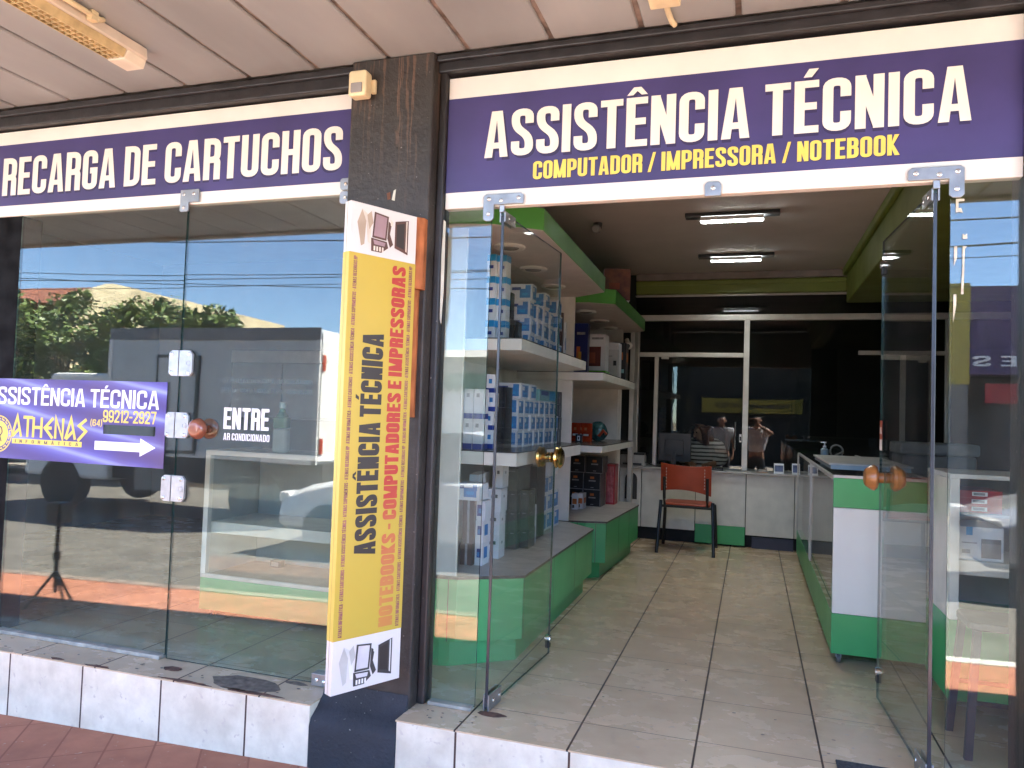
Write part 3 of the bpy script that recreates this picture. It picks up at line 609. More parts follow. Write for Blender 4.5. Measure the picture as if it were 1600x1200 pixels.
# doorway patch fittings on the transom: L-shaped plates over the pivots and a stop
def patch(par, xs, z, mirror=1):
    x0, x1, xin = xs   # outer end (fixed pane side), inner end, width of the drop leg
    b = MB(); a, c = min(x0, x1), max(x0, x1)
    pts = [(a, 2.102), (a, 2.142), (a+.012, 2.152), (c-.012, 2.152), (c, 2.142), (c, 2.102)]
    if x0 < x1: pts = [(a, 2.142), (a+.012, 2.152), (c-.012, 2.152), (c, 2.142), (c, 2.106), (a+xin, 2.106), (a+xin, 2.048), (a+xin-.012, 2.038), (a+.012, 2.038), (a, 2.048)]
    else: pts = [(c, 2.048), (c-.012, 2.038), (c-xin+.012, 2.038), (c-xin, 2.048), (c-xin, 2.106), (a, 2.106), (a, 2.142), (a+.012, 2.152), (c-.012, 2.152), (c, 2.142)]
    b.prism(pts, -.0162, -.026, STEEL, 'y')
    bolt(b, a+.025, 2.130, -.026); bolt(b, c-.022, 2.130, -.026); bolt(b, (x0+xin*.5) if x0 < x1 else (x0-xin*.5), 2.068, -.026); bolt(b, (a+c)/2-.01*mirror, 2.122, -.026)
    b.build('patch_fitting', par, bevel=.003)
patch(sl_, (-1.100, -.922, .048), 2.1); patch(sr_, (.690, .512, .048), 2.1, -1)
st = thing('door_stop', 'small steel door stop bolted to the middle of the door lintel', 'door stop', (-.16, -.015, 2.10))
b = MB(); b.prism(rrect(-.192, -.130, 2.092, 2.148, .016, corners='0011'), -.0142, -.026, STEEL, 'y'); bolt(b, -.161, 2.122, -.026); b.build('plate', st, bevel=.003)
# the two swinging leaves, standing open into the shop
def leaf(label, piv, far, kz, kmat, kind):
    P, F = Vector((*piv, 0)), Vector((*far, 0)); d = (F-P); L = d.length; d.normalize(); n = Vector((d.y, -d.x, 0))
    t = thing('glass_door', label, 'door', (P.x, P.y, .01))
    b = MB(); pane(b, P-n*.005+Z3*.014, d*L, 2.062, .010, GLASSD); b.build('pane', t)
    b = MB(); b.fbox(P-d*.004-n*.0065+Z3*.014, d*.006, n*.013, Z3*2.05, pm('pivot_edge', (.03, .035, .045), .25, .2)); b.build('pivot_rail', t, bevel=.002)
    for z0, z1, l in ((.004, .07, .135), (2.036, 2.082, .12)):
        b = MB(); b.fbox(P-d*.006-n*.014+Z3*z0, d*l, n*.007, Z3*(z1-z0), STEEL); b.fbox(P-d*.006+n*.007+Z3*z0, d*l, n*.007, Z3*(z1-z0), STEEL)
        for q in (.3, .8):
            for s_ in (-1, 1): b.lathe([(.009, 0), (.009, .003), (.005, .004)], P+d*l*q+n*.014*s_+Z3*((z0+z1)/2), n*s_, CHROME, 10)
        b.build('patch_fitting', t, bevel=.003)
    b = MB(); b.fbox(P-d*.018-n*.011+Z3*2.076, d*.014, n*.022, Z3*.03, STEEL); b.build('pivot_pin', t, bevel=.002)
    for zc in ((.09,) if kind == 'brass' else (.13, 1.965)):   # small keepers at the free edge
        b = MB(); b.lathe([(.016, -.016), (.019, -.012), (.019, .012), (.016, .016)], F-d*.012+Z3*zc, n, CHROME, 14); b.fbox(F-d*.03-n*.010+Z3*(zc-.045), d*.034, n*.02, Z3*.04, BLACK); b.build('bolt_lock', t, bevel=.002)
    b = MB(); K = F-d*.075+Z3*kz
    if kind == 'brass':
        for s_ in (-1, 1): b.lathe([(.026, .005), (.026, .012), (.012, .016), (.012, .024), (.044, .028), (.053, .036), (.047, .045), (.054, .055), (.042, .066), (.016, .070)], K, n*s_, kmat, 24)
    else:
        for s_ in (-1, 1): b.lathe([(.024, .005), (.022, .030), (.050, .031), (.058, .042), (.057, .050), (.038, .078), (.032, .081)], K, n*s_, kmat, 28)
    b.build('knob', t, smooth=True)
    if kind != 'brass':
        b = MB(); s0 = F-d*.048-n*.0056+Z3*1.12
        for k, (h0, h1, mt) in enumerate(((0, .05, SIGNW), (.05, .135, REDP))): b.fbox(s0+Z3*h0, d*.045, -n*.0006, Z3*(h1-h0), mt)
        letters(b, 'ABRE', s0+Z3*.075+d*.043-n*.0009, -d, Z3, .03, .04, LETW, s=.16); b.build('sticker', t)
    return t
leaf('left glass door leaf swung inward with a gold knob', (-1.018, .0), (-.968, .80), 1.015, GOLD, 'brass')
leaf('right glass door leaf swung inward with an orange wooden knob', (.604, .0), (.560, .80), 1.00, WOODO, 'wood')

# ------------------------------------------------------------------ stickers on the left window
def swoosh():
    m_, t_, ns, ln, bb = base('banner_purple')
    tc = N(ns, 'ShaderNodeTexCoord'); mp = N(ns, 'ShaderNodeMapping'); mp.inputs['Scale'].default_value = (1.2, 1, 2.6); mp.inputs['Rotation'].default_value = (0, -.35, 0); ln.new(tc.outputs['Object'], mp.inputs[0])
    w = N(ns, 'ShaderNodeTexWave', bands_direction='Z'); w.inputs['Scale'].default_value = .9; w.inputs['Distortion'].default_value = 2.4; w.inputs['Detail'].default_value = 0; w.inputs['Detail Scale'].default_value = .7; ln.new(mp.outputs[0], w.inputs[0])
    r = ramp(ns, [(.0, (.075, .05, .22)), (.6, (.105, .085, .34)), (.90, (.15, .14, .44)), (.985, (.25, .27, .58)), (1, (.29, .33, .62))]); ln.new(w.outputs[0], r.inputs[0])
    nz = N(ns, 'ShaderNodeTexNoise'); nz.inputs['Scale'].default_value = 2.5; ln.new(tc.outputs['Object'], nz.inputs[0])
    mx = N(ns, 'ShaderNodeMix', data_type='RGBA'); rr = ramp(ns, [(.42, (0, 0, 0)), (.8, (.9, .9, .9))]); ln.new(nz.outputs[0], rr.inputs[0]); ln.new(rr.outputs[0], mx.inputs[0]); ln.new(r.outputs[0], mx.inputs[6]); mx.inputs[7].default_value = (.12, .07, .13, 1)
    ln.new(mx.outputs[2], bb.inputs['Base Color']); bb.inputs['Roughness'].default_value = .3
    return m_
BAN = swoosh()
t = thing('banner', 'blue purple window banner with a white arrow and yellow phone number', 'banner', (-3.3, -.006, .88))
# the banner hangs a touch askew; a rectangle under the phone number has been cut out of it
bx0, bx1 = -3.98, -2.718; tilt = lambda x: .0
b = MB(); hx0, hx1, hz0, hz1 = -3.103, -2.776, 1.059, 1.106
for q in ((bx0, bx1, .905, hz0), (bx0, bx1, hz1, 1.326), (bx0, hx0, hz0, hz1), (hx1, bx1, hz0, hz1)): b.box(q[0], q[1], -.0075, -.0055, q[2], q[3], BAN)
b.build('sheet', t)
OP = dict(W=.56, s=.150, r=.2, gap=.075, space=.22); WL = pm('letter_white', (.85, .85, .86), .4, .03)
b = MB(); letters(b, 'ASSISTÊNCIA TÉCNICA', (-3.905, -.0080, 1.190), X3, Z3, .092, 1.143, WL, **OP); b.build('lettering', t)
b = MB(); letters(b, '99212-2927', (-3.108, -.0080, 1.118), X3, Z3, .062, .333, LETY, **OP); letters(b, '(64)', (-3.187, -.0080, 1.096), X3, Z3, .034, .075, LETY, **OP); b.build('lettering', t)
b = MB(); b.add([(x_, -.0082, z_) for x_, z_ in ((-3.152, .978), (-2.865, .978), (-2.865, .956), (-2.770, 1.003), (-2.865, 1.046), (-2.865, 1.022), (-3.152, 1.022))], [(0, 1, 2, 3, 4, 5, 6)], WL); b.build('arrow', t)
def greek(mb, x0, z0, L, h, mat, y=-.0081):
    """angular Greek-style capitals"""
    w = L/6.1; s = .016
    G = {'A': [[(0, 0), (.42, 1), (.82, 0)], [(.05, .0), (.6, .38)]], 'T': [[(0, .98), (.85, .98)], [(.42, .98), (.42, 0)]], 'H': [[(.05, 0), (.05, 1)], [(.75, 0), (.75, 1)], [(.05, .5), (.75, .5)]],
         'E': [[(.8, 1), (.1, .5), (.8, 0)], [(.1, .5), (.7, .5)]], 'N': [[(.08, 0), (.08, 1), (.7, 0), (.7, 1)]], 'S': [[(.75, 1), (.15, .68), (.75, .42), (.1, -.05)]]}
    x = x0; polys = []
    for ch in 'ATHENAS':
        for pl in G[ch]: polys += ribbon([(x+p*w*.98, z0+q*h) for p, q in pl], s)
        x += w*(.93 if ch != 'T' else .86)
    V, F = merge(polys); mb.add([(a_, y, c_) for a_, c_ in V], F, mat)
b = MB(); greek(b, -3.715, 1.022, .49, .105, LETY); b.build('lettering', t)
b = MB(); b.add([(x_, -.0081, z_) for x_, z_ in ((-3.712, .985), (-3.236, .985), (-3.236, 1.012), (-3.712, 1.012))], [(0, 1, 2, 3)], LETY); b.build('name_bar', t); b = MB(); letters(b, 'INFORMÁTICA', (-3.69, -.0084, .990), X3, Z3, .0165, .43, SHADB, W=.45, s=.14, gap=.75); b.build('lettering', t)
def emblem(par, cx, cz, R, mat, ink, y=-.0081):
    """round badge with a key-pattern rim and a helmeted head outline"""
    b = MB(); n = 40
    ring = lambda r0, r1, yy, mt, a0=0, a1=2*pi, k=n: [b.quad(*[(cx+r*cos(a), yy, cz+r*sin(a)) for a, r in ((a0+(a1-a0)*i/k, r0), (a0+(a1-a0)*(i+1)/k, r0), (a0+(a1-a0)*(i+1)/k, r1), (a0+(a1-a0)*i/k, r1))], mt) for i in range(k)]
    ring(.001, R*.72, y, mat); ring(R*.93, R, y, mat)
    for i in range(18):
        a = 2*pi*i/18; ring(R*.78, R*.85, y-.0001, mat, a, a+.25, 4); ring(R*.85, R*.93, y-.0001, mat, a+.20, a+.25, 1)
    V, F = merge(ribbon(rnd([(cx-R*.2, cz+R*.1), (cx-R*.1, cz+R*.35), (cx+R*.2, cz+R*.4), (cx+R*.3, cz+R*.05), (cx+R*.1, cz-R*.1), (cx+R*.25, cz-R*.4)], R*.2), R*.07)+ribbon([(cx-R*.2, cz+R*.1), (cx-R*.28, cz-R*.12), (cx-R*.15, cz-R*.2), (cx-R*.18, cz-R*.4)], R*.06))
    b.add([(a_, y-.0004, c_) for a_, c_ in V], F, ink); b.build('emblem', par)
emblem(t, -3.812, 1.032, .098, LETY, SHADB)
e = thing('window_lettering', 'white ENTRE AR CONDICIONADO sticker on the glass right of the brown knob', 'sticker', (-2.25, -.006, 1.06))
b = MB(); letters(b, 'ENTRE', (-2.381, -.0050, 1.112), X3, Z3, .101, .252, WL, W=.46, s=.168, r=.12, gap=.06); letters(b, 'AR CONDICIONADO', (-2.378, -.0050, 1.060), X3, Z3, .033, .256, WL, W=.44, s=.14, r=.14, gap=.09, space=.2); b.build('lettering', e)
e = thing('window_lettering', 'small dark mirrored opening hours text put in as a reflected sticker on the right pane', 'sticker', (-2.17, -.006, 1.28))
DKL = pm('ghost_lettering', (.035, .04, .042), .5, .1)  # backward hours text drawn in for a double mirror image of stickers
b = MB(); letters(b, 'HORÁRIO DE FUNCIONAMENTO:', (-2.418, .0120, 1.332), X3, Z3, .020, .50, DKL, W=.42, s=.17, mirror=True); letters(b, 'DAS 08H ÀS 11:30H / 13H ÀS 18H', (-2.418, .0120, 1.286), X3, Z3, .020, .50, DKL, W=.42, s=.17, mirror=True); b.build('lettering', e)

# ------------------------------------------------------------------ things under the canopy
mo = thing('motion_sensor', 'cream motion sensor box on top corner of the black pillar', 'sensor', (-1.64, -.14, 2.57))
b = MB(); b.prism(rrect(-1.686, -1.600, 2.572, 2.684, .014), -.172, -.118, CREAM, 'y'); b.build('housing', mo, bevel=.008)
b = MB(); b.prism(rrect(-1.672, -1.618, 2.585, 2.628, .005), -.176, -.1715, pm('sensor_lens', (.30, .28, .28), .2, .1), 'y'); b.build('lens', mo, bevel=.002)
b = MB(); b.box(-1.606, -1.585, -.118, -.101, 2.600, 2.66, CREAM); b.build('bracket', mo, bevel=.003)
la = thing('fluorescent_fixture', 'yellowed louvred fluorescent lamp fixture on the canopy ceiling at top left', 'ceiling lamp', (-2.6, -1.1, 2.70))
b = MB(); LX = -2.585
b.prism([(LX-.055, 2.758), (LX+.055, 2.758), (LX+.062, 2.712), (LX+.055, 2.706), (LX-.055, 2.706), (LX-.062, 2.712)], -1.75, -.43, pm('fixture_white', (.72, .62, .52), .4, .08), 'y'); b.build('housing', la, bevel=.003)
for y0 in (-.43-.105, -1.75): b = MB(); b.prism([(LX-.058, 2.7055), (LX-.045, 2.668), (LX+.045, 2.668), (LX+.058, 2.7055)], y0, y0+.103, pm('fixture_cap', (.74, .66, .54), .4, .08), 'y'); b.build('end_cap', la, bevel=.003)
b = MB(); lv = pm('louvre_yellow', (.55, .42, .22), .45, .15, 20)
for i in range(38): y0 = -.545-i*.0285; b.prism([(LX-.054, 2.705), (LX-.040, 2.672), (LX+.040, 2.672), (LX+.054, 2.705)], y0, y0-.004, lv, 'y')
for xx in (-.054, -.018, .018, .054): b.prism([(LX+xx-.003, 2.704), (LX+xx*.75-.003, 2.671), (LX+xx*.75+.003, 2.671), (LX+xx+.003, 2.704)], -1.64, -.54, lv, 'y')
b.build('louvre', la)
b = MB(); b.cyl((LX, -1.65, 2.693), (LX, -.53, 2.693), .010, pm('unlit_tube', (.75, .72, .62), .3, .04), 12); b.build('tube', la, smooth=True)
b = MB(); b.tube([(LX+.075, -.68, 2.752), (LX+.082, -.70, 2.742), (LX+.082, -.95, 2.740), (LX+.082, -1.3, 2.742)], .011, CREAM, 10)
for y0 in (-.73, -.93): b.box(LX+.062, LX+.092, y0-.015, y0+.015, 2.722, 2.760, CREAM)
b.build('wire_clip', la, smooth=True)
pr = thing('canopy_rod', 'short curved cream conduit hanging from canopy beside a cream junction box', 'conduit', (-.31, -.1, 2.75))
b = MB(); b.tube([(-.315, -.085, 2.752), (-.322, -.12, 2.748), (-.328, -.19, 2.746), (-.33, -.27, 2.748)], .011, CREAM, 10); b.build('pipe', pr, smooth=True)
b = MB(); b.box(-.385, -.275, -.36, -.262, 2.722, 2.7615, CREAM); b.build('junction_box', pr, bevel=.006)

# ------------------------------------------------------------------ display shelving along the left wall
def downlight(par, x, y, z, r=.085):
    b = MB(); b.lathe([(r, 0), (r, .010), (r*.82, .016), (r*.62, .010)], (x, y, z), (0, 0, -1), pm('downlight_ring', (.62, .58, .52), .4, .05), 28)
    o = b.build('downlight', par, smooth=True); b = MB(); b.lathe([(r*.62, 0), (r*.55, .004)], (x, y, z-.0095), (0, 0, -1), pm('unlit_lens', (.20, .19, .18), .25, .2), 20); b.build('lens', o, loc=ORG[o])
def shelf_unit(label, base, top_h, toe, boards, can, zc, lights, panels, yb):
    t = thing('display_shelf', label, 'shelf unit', (-1.4, base[0][1], 0))
    b = MB(); b.prism(base, .13, .424, GREEN)
    for (xa, ya), (xb, yb_) in zip(base[1:4], base[2:5]):   # joints between the door panels
        d = Vector((xb-xa, yb_-ya, 0)); n = Vector((d.y, -d.x, 0)).normalized()*.0008
        for f in ((.5,) if d.length < .8 else (.012, .36, .68)):
            q = Vector((xa, ya, .13))+d*f; b.fbox(q, d.normalized()*.004, n, Z3*.294, EDGE)
    b.build('base_cabinet', t, bevel=.003)
    b = MB(); b.prism(toe, 0, .129, GREEN); b.build('plinth', t, bevel=.003)
    b = MB(); grown = [(x+(.008 if x > -1.7 else 0), y) for x, y in base]; b.prism(grown, .425, .440, GREY, 'z', EDGE); b.build('base_top', t, bevel=.002)
    for pl, z0, z1 in boards:
        b = MB(); b.prism(pl, z0, z1-.006, WHITE); b.prism(pl, z1-.0055, z1, pm('shelf_rim', (.07, .06, .055), .25, .2)); b.build('shelf_board', t, bevel=.002)
    b = MB(); b.prism(can, zc[0]+.004, zc[1], GREEND); b.prism([(x-(.004 if x > -1.7 else 0), y+(.003 if y < sum(p[1] for p in can)/len(can) else -.003)) for x, y in can], zc[0], zc[0]+.0035, pm('canopy_underside', (.50, .44, .40), .5, .05)); o = b.build('top_canopy', t, bevel=.003)
    for q in lights: downlight(t, q[0], q[1], zc[0])
    for pn in panels:
        b = MB(); b.box(*pn, WHITE); b.build('side_panel', t, bevel=.003)
    return t
B1 = [(-1.715, .392), (-1.415, .395), (-1.33, .41), (-1.052, .590), (-1.052, 2.255), (-1.30, 2.49), (-1.715, 2.49)]
T1 = [(-1.715, .43), (-1.42, .43), (-1.372, .445), (-1.103, .665), (-1.103, 2.23), (-1.32, 2.44), (-1.715, 2.44)]
bd = lambda y0, x1, y1, xd, yd: [(-1.715, y0), (x1, y0), (x1, y1), (xd, yd), (-1.715, yd)]
U1 = shelf_unit('nearer display shelf unit with green canopy and green base by the doorway', B1, .44, T1,
    [(bd(.55, -1.095, 1.98, -1.28, 2.2), .970, 1.040), (bd(.56, -1.092, 2.06, -1.28, 2.25), 1.545, 1.608)],
    [(-1.715, .32), (-1.36, .335), (-1.19, .375), (-.99, .535), (-1.033, 2.36), (-1.28, 2.56), (-1.715, 2.56)], (2.13, 2.242), [(-1.262, .83), (-1.303, 1.43), (-1.34, 2.05)],
    [(-1.715, -1.335, .402, .420, .441, 2.129), (-1.715, -1.292, 2.52, 2.545, .441, 2.129)], 2.5)
B2 = [(-1.715, 2.58), (-1.30, 2.58), (-1.18, 2.60), (-1.032, 2.657), (-.972, 3.92), (-1.14, 4.10), (-1.715, 4.10)]
T2 = [(-1.715, 2.63), (-1.30, 2.63), (-1.2, 2.65), (-1.09, 2.74), (-1.03, 3.90), (-1.17, 4.05), (-1.715, 4.05)]
U2 = shelf_unit('farther display shelf unit with green canopy and green base near the back counter', B2, .44, T2,
    [(bd(2.5, -1.048, 4.00, -1.2, 4.15), .960, 1.015), (bd(2.46, -1.048, 4.02, -1.2, 4.17), 1.495, 1.558)],
    [(-1.715, 2.56), (-1.2, 2.58), (-1.012, 2.69), (-1.03, 4.46), (-1.18, 4.60), (-1.715, 4.60)], (2.09, 2.205), [(-1.317, 3.03), (-1.32, 3.62), (-1.334, 4.15)],
    [(-1.715, -1.22, 4.12, 4.14, .441, 1.494), (-1.715, -1.22, 4.30, 4.325, .0, 2.089)], 4.1)

# ------------------------------------------------------------------ boxed goods: every box is its own object
BXW = pm('box_white', (.66, .66, .68), .4, .05); BXB = pm('box_blue', (.035, .20, .48), .35, .15); BXN = pm('box_navy', (.02, .04, .22), .35, .15)
BXK = pm('box_black', (.016, .017, .022), .3, .25); BXG = pm('box_greygreen', (.085, .095, .08), .4, .2); BXC = pm('box_brown', (.085, .05, .04), .5, .2)
BXL = pm('box_cyan', (.03, .30, .62), .35, .15); BXD = pm('box_darkgrey', (.05, .05, .065), .35, .3, 40); BXO = pm('box_orange', (.50, .14, .03), .4, .15)
BXR = pm('box_red', (.42, .03, .04), .4, .15); TXK = pm('box_print', (.30, .30, .31), .5, .2, 40)
def carton(name, label, cat, grp, x0, x1, y0, y1, z0, z1, mat, patches=()):
    cx, cy = (x0+x1)/2, (y0+y1)/2
    b = MB(); b.box(x0, x1, y0, y1, z0, z1, mat); k = 0
    for f, u0, u1, v0, v1, pmn in patches:
        k += 1; e = .0006+.0002*k; za, zb = z0+(z1-z0)*v0, z0+(z1-z0)*v1
        if f == 'R': ya, yb = y0+(y1-y0)*u0, y0+(y1-y0)*u1; b.quad((x1+e, ya, za), (x1+e, yb, za), (x1+e, yb, zb), (x1+e, ya, zb), pmn)
        else: xa, xb = x0+(x1-x0)*u0, x0+(x1-x0)*u1; b.quad((xa, y0-e, za), (xb, y0-e, za), (xb, y0-e, zb), (xa, y0-e, zb), pmn)
    o = b.build(name, loc=(cx, cy, z0)); tag(o, label, cat, grp)
    return o
def stack(o, spots, jit=.004, rj=.05):
    """copies of a box at further spots, each set down slightly askew"""
    for p in spots:
        c = o.copy(); COL.objects.link(c)
        c.location = (p[0]+random.uniform(-jit, jit), p[1]+random.uniform(-jit, jit)*.4, p[2]); c.rotation_euler = (0, 0, random.uniform(-rj, rj)*.5)
INK = [('R', .18, .95, .12, .88, BXB), ('R', .18, .5, .55, .8, BXW), ('R', .3, .8, .30, .42, BXL), ('F', .1, .5, .62, .80, BXN), ('F', .45, .93, .15, .70, BXB), ('F', .7, .93, .70, .92, BXB), ('F', .55, .8, .28, .45, BXL)]
Zm, Zu, Zl = 1.0405, 1.6085, .4405
# nearer unit, middle shelf
o = carton('cartridge_box', 'white and blue cartridge box in the neat rows on the nearer middle shelf', 'box', 'rows of cartridge boxes on the middle shelf', -1.40, -1.262, 1.075, 1.175, Zm, Zm+.090, BXW, INK)
stack(o, [(-1.331+(.006*(j % 2)), 1.125+.113*i, Zm+.0915*j) for j in range(3) for i in range(8) if i+j], .006)
o = carton('cartridge_box', 'white and blue cartridge box lying on top of the middle shelf rows', 'box', 'boxes topping the middle shelf rows', -1.41, -1.255, 1.10, 1.24, Zm+.276, Zm+.365, BXW, INK); stack(o, [(-1.33, 1.35, Zm+.276)])
carton('printer_supply_box', 'wide pale teal box topping right end of the middle shelf rows', 'box', None, -1.42, -1.25, 1.47, 1.90, Zm+.276, Zm+.345, pm('box_teal', (.20, .42, .44), .4, .1), [('R', .1, .5, .5, .9, BXN), ('R', .55, .9, .1, .9, BXL), ('F', .1, .5, .5, .9, BXN)])
o = carton('toner_box', 'tall black slim box in the stack beside the cartridge rows', 'box', 'black slim boxes on the middle shelf', -1.365, -1.325, .90, 1.03, Zm, Zm+.11, BXK, [('F', .2, .8, .2, .3, BXD), ('R', .1, .9, .1, .2, BXD)])
stack(o, [(-1.345+.043*i, .965, Zm+.111*j) for j in range(3) for i in range(2) if i+j], .002)
o = carton('paper_tube_box', 'upright white box with blue foot at left end of the middle shelf', 'box', 'white upright boxes on the middle shelf', -1.425, -1.375, .66, .74, Zm, Zm+.155, BXW, [('F', 0, 1, 0, .18, BXN), ('F', .25, .6, .72, .85, TXK), ('R', 0, 1, 0, .18, BXN)])
stack(o, [(-1.343, .70, Zm), (-1.40, .70, Zm+.156), (-1.343, .70, Zm+.156)], .004)
o = carton('ink_bottle_box', 'narrow white box with blue band in the tall column on middle shelf', 'box', 'narrow column of boxes on the middle shelf', -1.352, -1.306, .795, .855, Zm, Zm+.098, BXW, [('F', 0, 1, 0, .25, BXN), ('F', .3, .7, .5, .75, BXB), ('R', 0, 1, 0, .25, BXN)])
stack(o, [(-1.329, .825, Zm+.099*j) for j in range(1, 4)]); 
o = carton('cartridge_box', 'dark grey shrink wrapped box stacked at right end of the nearer middle shelf', 'box', 'dark boxes on the middle shelf', -1.36, -1.262, 2.005, 2.085, Zm, Zm+.086, BXD, [('R', .15, .45, .1, .9, TXK), ('F', .2, .5, .1, .9, TXK)])
stack(o, [(-1.31-.02*i, 2.045+.085*i, Zm+.0875*j) for j in range(4) for i in range(2) if i+j], .004)
# nearer unit, upper shelf
o = carton('ink_refill_box', 'tall white box with cyan lid on the upper shelf near the door', 'box', 'white boxes with cyan lids', -1.375, -1.325, .80, .87, Zu, Zu+.118, BXW, [('F', 0, 1, .70, 1, BXL), ('F', .25, .75, .35, .5, BXN), ('R', 0, 1, .70, 1, BXL)])
stack(o, [(-1.35+.053*i, .835+.03*i, Zu+.119*j) for j in range(4) for i in range(2) if i+j], .002, .03)
o = carton('toner_box', 'black slim upright box on the upper shelf beside the cyan lids', 'box', 'black slim boxes on the upper shelf', -1.335, -1.297, 1.00, 1.06, Zu, Zu+.15, BXK, [('R', .1, .9, .1, .2, BXD)]); stack(o, [(-1.31, 1.10, Zu), (-1.318, 1.03, Zu+.151), (-1.31, 1.165, Zu)])
o = carton('ink_bottle_box', 'white and blue ink box in the staggered rows on the upper shelf', 'box', 'staggered ink boxes on the upper shelf', -1.40, -1.262, 1.26, 1.36, Zu, Zu+.098, BXW, INK)
stack(o, [(-1.331-.006*(i % 2), 1.31+.165*i, Zu+.099*j+0) for j in range(4) for i in range(5) if i+j and (j < 3 or i in (0, 2, 4))], .010, .12)
carton('cartridge_box', 'dark brown upright box at right end of the upper shelf', 'box', None, -1.36, -1.275, 2.10, 2.13, Zu, Zu+.34, BXC, [('R', .2, .8, .6, .9, BXD)])
carton('cartridge_box', 'white upright blister pack at right end of the upper shelf', 'box', None, -1.35, -1.27, 2.16, 2.20, Zu, Zu+.28, BXW, [('F', .2, .7, .3, .6, BXB), ('R', .2, .7, .3, .6, BXB)])
# nearer unit, on the base
o = carton('toner_box', 'brown striped box in the leaning stack beside the white end panel', 'box', 'brown boxes on the base cabinet', -1.425, -1.36, .68, .75, Zl, Zl+.11, BXC, [('F', .4, .6, 0, 1, TXK)]); stack(o, [(-1.39, .715, Zl+.111*j) for j in (1, 2)], .008)
carton('printer_box', 'white printer box with blue printer picture atop the brown stack', 'box', None, -1.465, -1.325, .66, .80, Zl+.335, Zl+.42, BXW, [('F', .05, .4, .7, .9, BXN), ('F', .4, .9, .2, .75, BXB), ('F', .5, .8, .35, .55, BXL), ('F', .75, .92, .6, .95, BXB)])
o = carton('cartridge_box', 'white and blue slim box in the front column on the nearer base cabinet', 'box', 'slim white boxes at front of the base cabinet', -1.352, -1.31, .70, .80, Zl, Zl+.115, BXW, [('F', .25, .8, .35, .75, BXN), ('F', .3, .6, .4, .6, BXB), ('R', .2, .7, .3, .8, BXB)]); stack(o, [(-1.331, .75, Zl+.116)])
o = carton('toner_box', 'plain white box in the tall columns on nearer base cabinet', 'box', 'plain white columns on the base cabinet', -1.392, -1.345, .855, .96, Zl, Zl+.125, BXW, [('F', .3, .6, .6, .75, BXK), ('R', .35, .6, .6, .72, TXK)])
stack(o, [(-1.368+.052*i, .905+.06*i, Zl+.126*j) for j in range(3) for i in range(2) if i+j] + [(-1.33, 1.02, Zl+.378)], .004, .04)
o = carton('cartridge_box', 'olive grey box in the square stack on nearer base cabinet', 'box', 'olive grey boxes on the base cabinet', -1.40, -1.348, 1.16, 1.30, Zl, Zl+.112, BXG, [('F', .3, .7, .80, .84, TXK), ('R', .1, .5, .80, .84, TXK)])
stack(o, [(-1.374+.055*i, 1.23+.06*i, Zl+.113*j) for j in range(3) for i in range(3) if i+j], .003, .03)
o = carton('label_box', 'white upright box with blue stripe behind the plain white columns', 'box', 'white striped boxes behind the plain columns', -1.46, -1.405, .86, .98, Zl, Zl+.15, BXW, [('F', 0, 1, .1, .22, BXB), ('F', .2, .8, .6, .7, TXK), ('R', 0, 1, .1, .22, BXB)])
stack(o, [(-1.432, .92, Zl+.151*j) for j in (1, 2)]+[(-1.46, 1.06, Zl+.151*j) for j in range(3)], .004)
o = carton('cartridge_box', 'white box with navy corner above the front slim column', 'box', 'white boxes above the front slim column', -1.355, -1.305, .71, .80, Zl+.233, Zl+.33, BXW, [('F', .1, .6, .2, .8, BXN), ('F', .25, .55, .35, .6, BXB)])
carton('speaker_box', 'dark olive box with pale print topping the olive grey stack', 'box', None, -1.43, -1.29, 1.20, 1.45, Zl+.339, Zl+.47, BXG, [('F', .1, .9, .85, .9, TXK), ('F', 0, 1, 0, .5, pm('box_olive', (.12, .125, .095), .4, .1))])
carton('speaker_box', 'flat black box with white line resting over the dark olive box', 'box', None, -1.44, -1.28, 1.18, 1.48, Zl+.4705, Zl+.525, BXK, [('F', .1, .9, .4, .55, TXK), ('R', .1, .5, .4, .5, TXK)])
carton('adapter_box', 'thin white upright box between olive grey and tall black boxes', 'box', None, -1.275, -1.255, 1.45, 1.51, Zl, Zl+.235, BXW)
o = carton('keyboard_box', 'tall narrow black box standing on nearer base cabinet', 'box', 'tall black boxes on the base cabinet', -1.405, -1.36, 1.52, 1.72, Zl, Zl+.46, BXK, [('F', .25, .75, .62, .70, TXK), ('F', .3, .7, .05, .1, TXK), ('R', .1, .3, .1, .8, BXD)])
stack(o, [(-1.355, 1.66, Zl), (-1.308, 1.70, Zl)], .003, .02)
o = carton('cartridge_box', 'white box with blue label in the back columns of nearer base cabinet', 'box', 'white and blue back columns on the base cabinet', -1.385, -1.325, 1.86, 2.0, Zl, Zl+.125, BXW, INK)
stack(o, [(-1.355+.0*i, 1.93+.165*i, Zl+.126*j) for j in range(3) for i in range(3) if i+j and not (j == 2 and i == 2)], .01, .1)
carton('printer_box', 'white box with blue top edge over the back columns of base cabinet', 'box', None, -1.40, -1.29, 1.95, 2.15, Zl+.378, Zl+.50, BXW, [('F', 0, 1, .75, 1, BXL), ('R', 0, 1, .75, 1, BXL)])
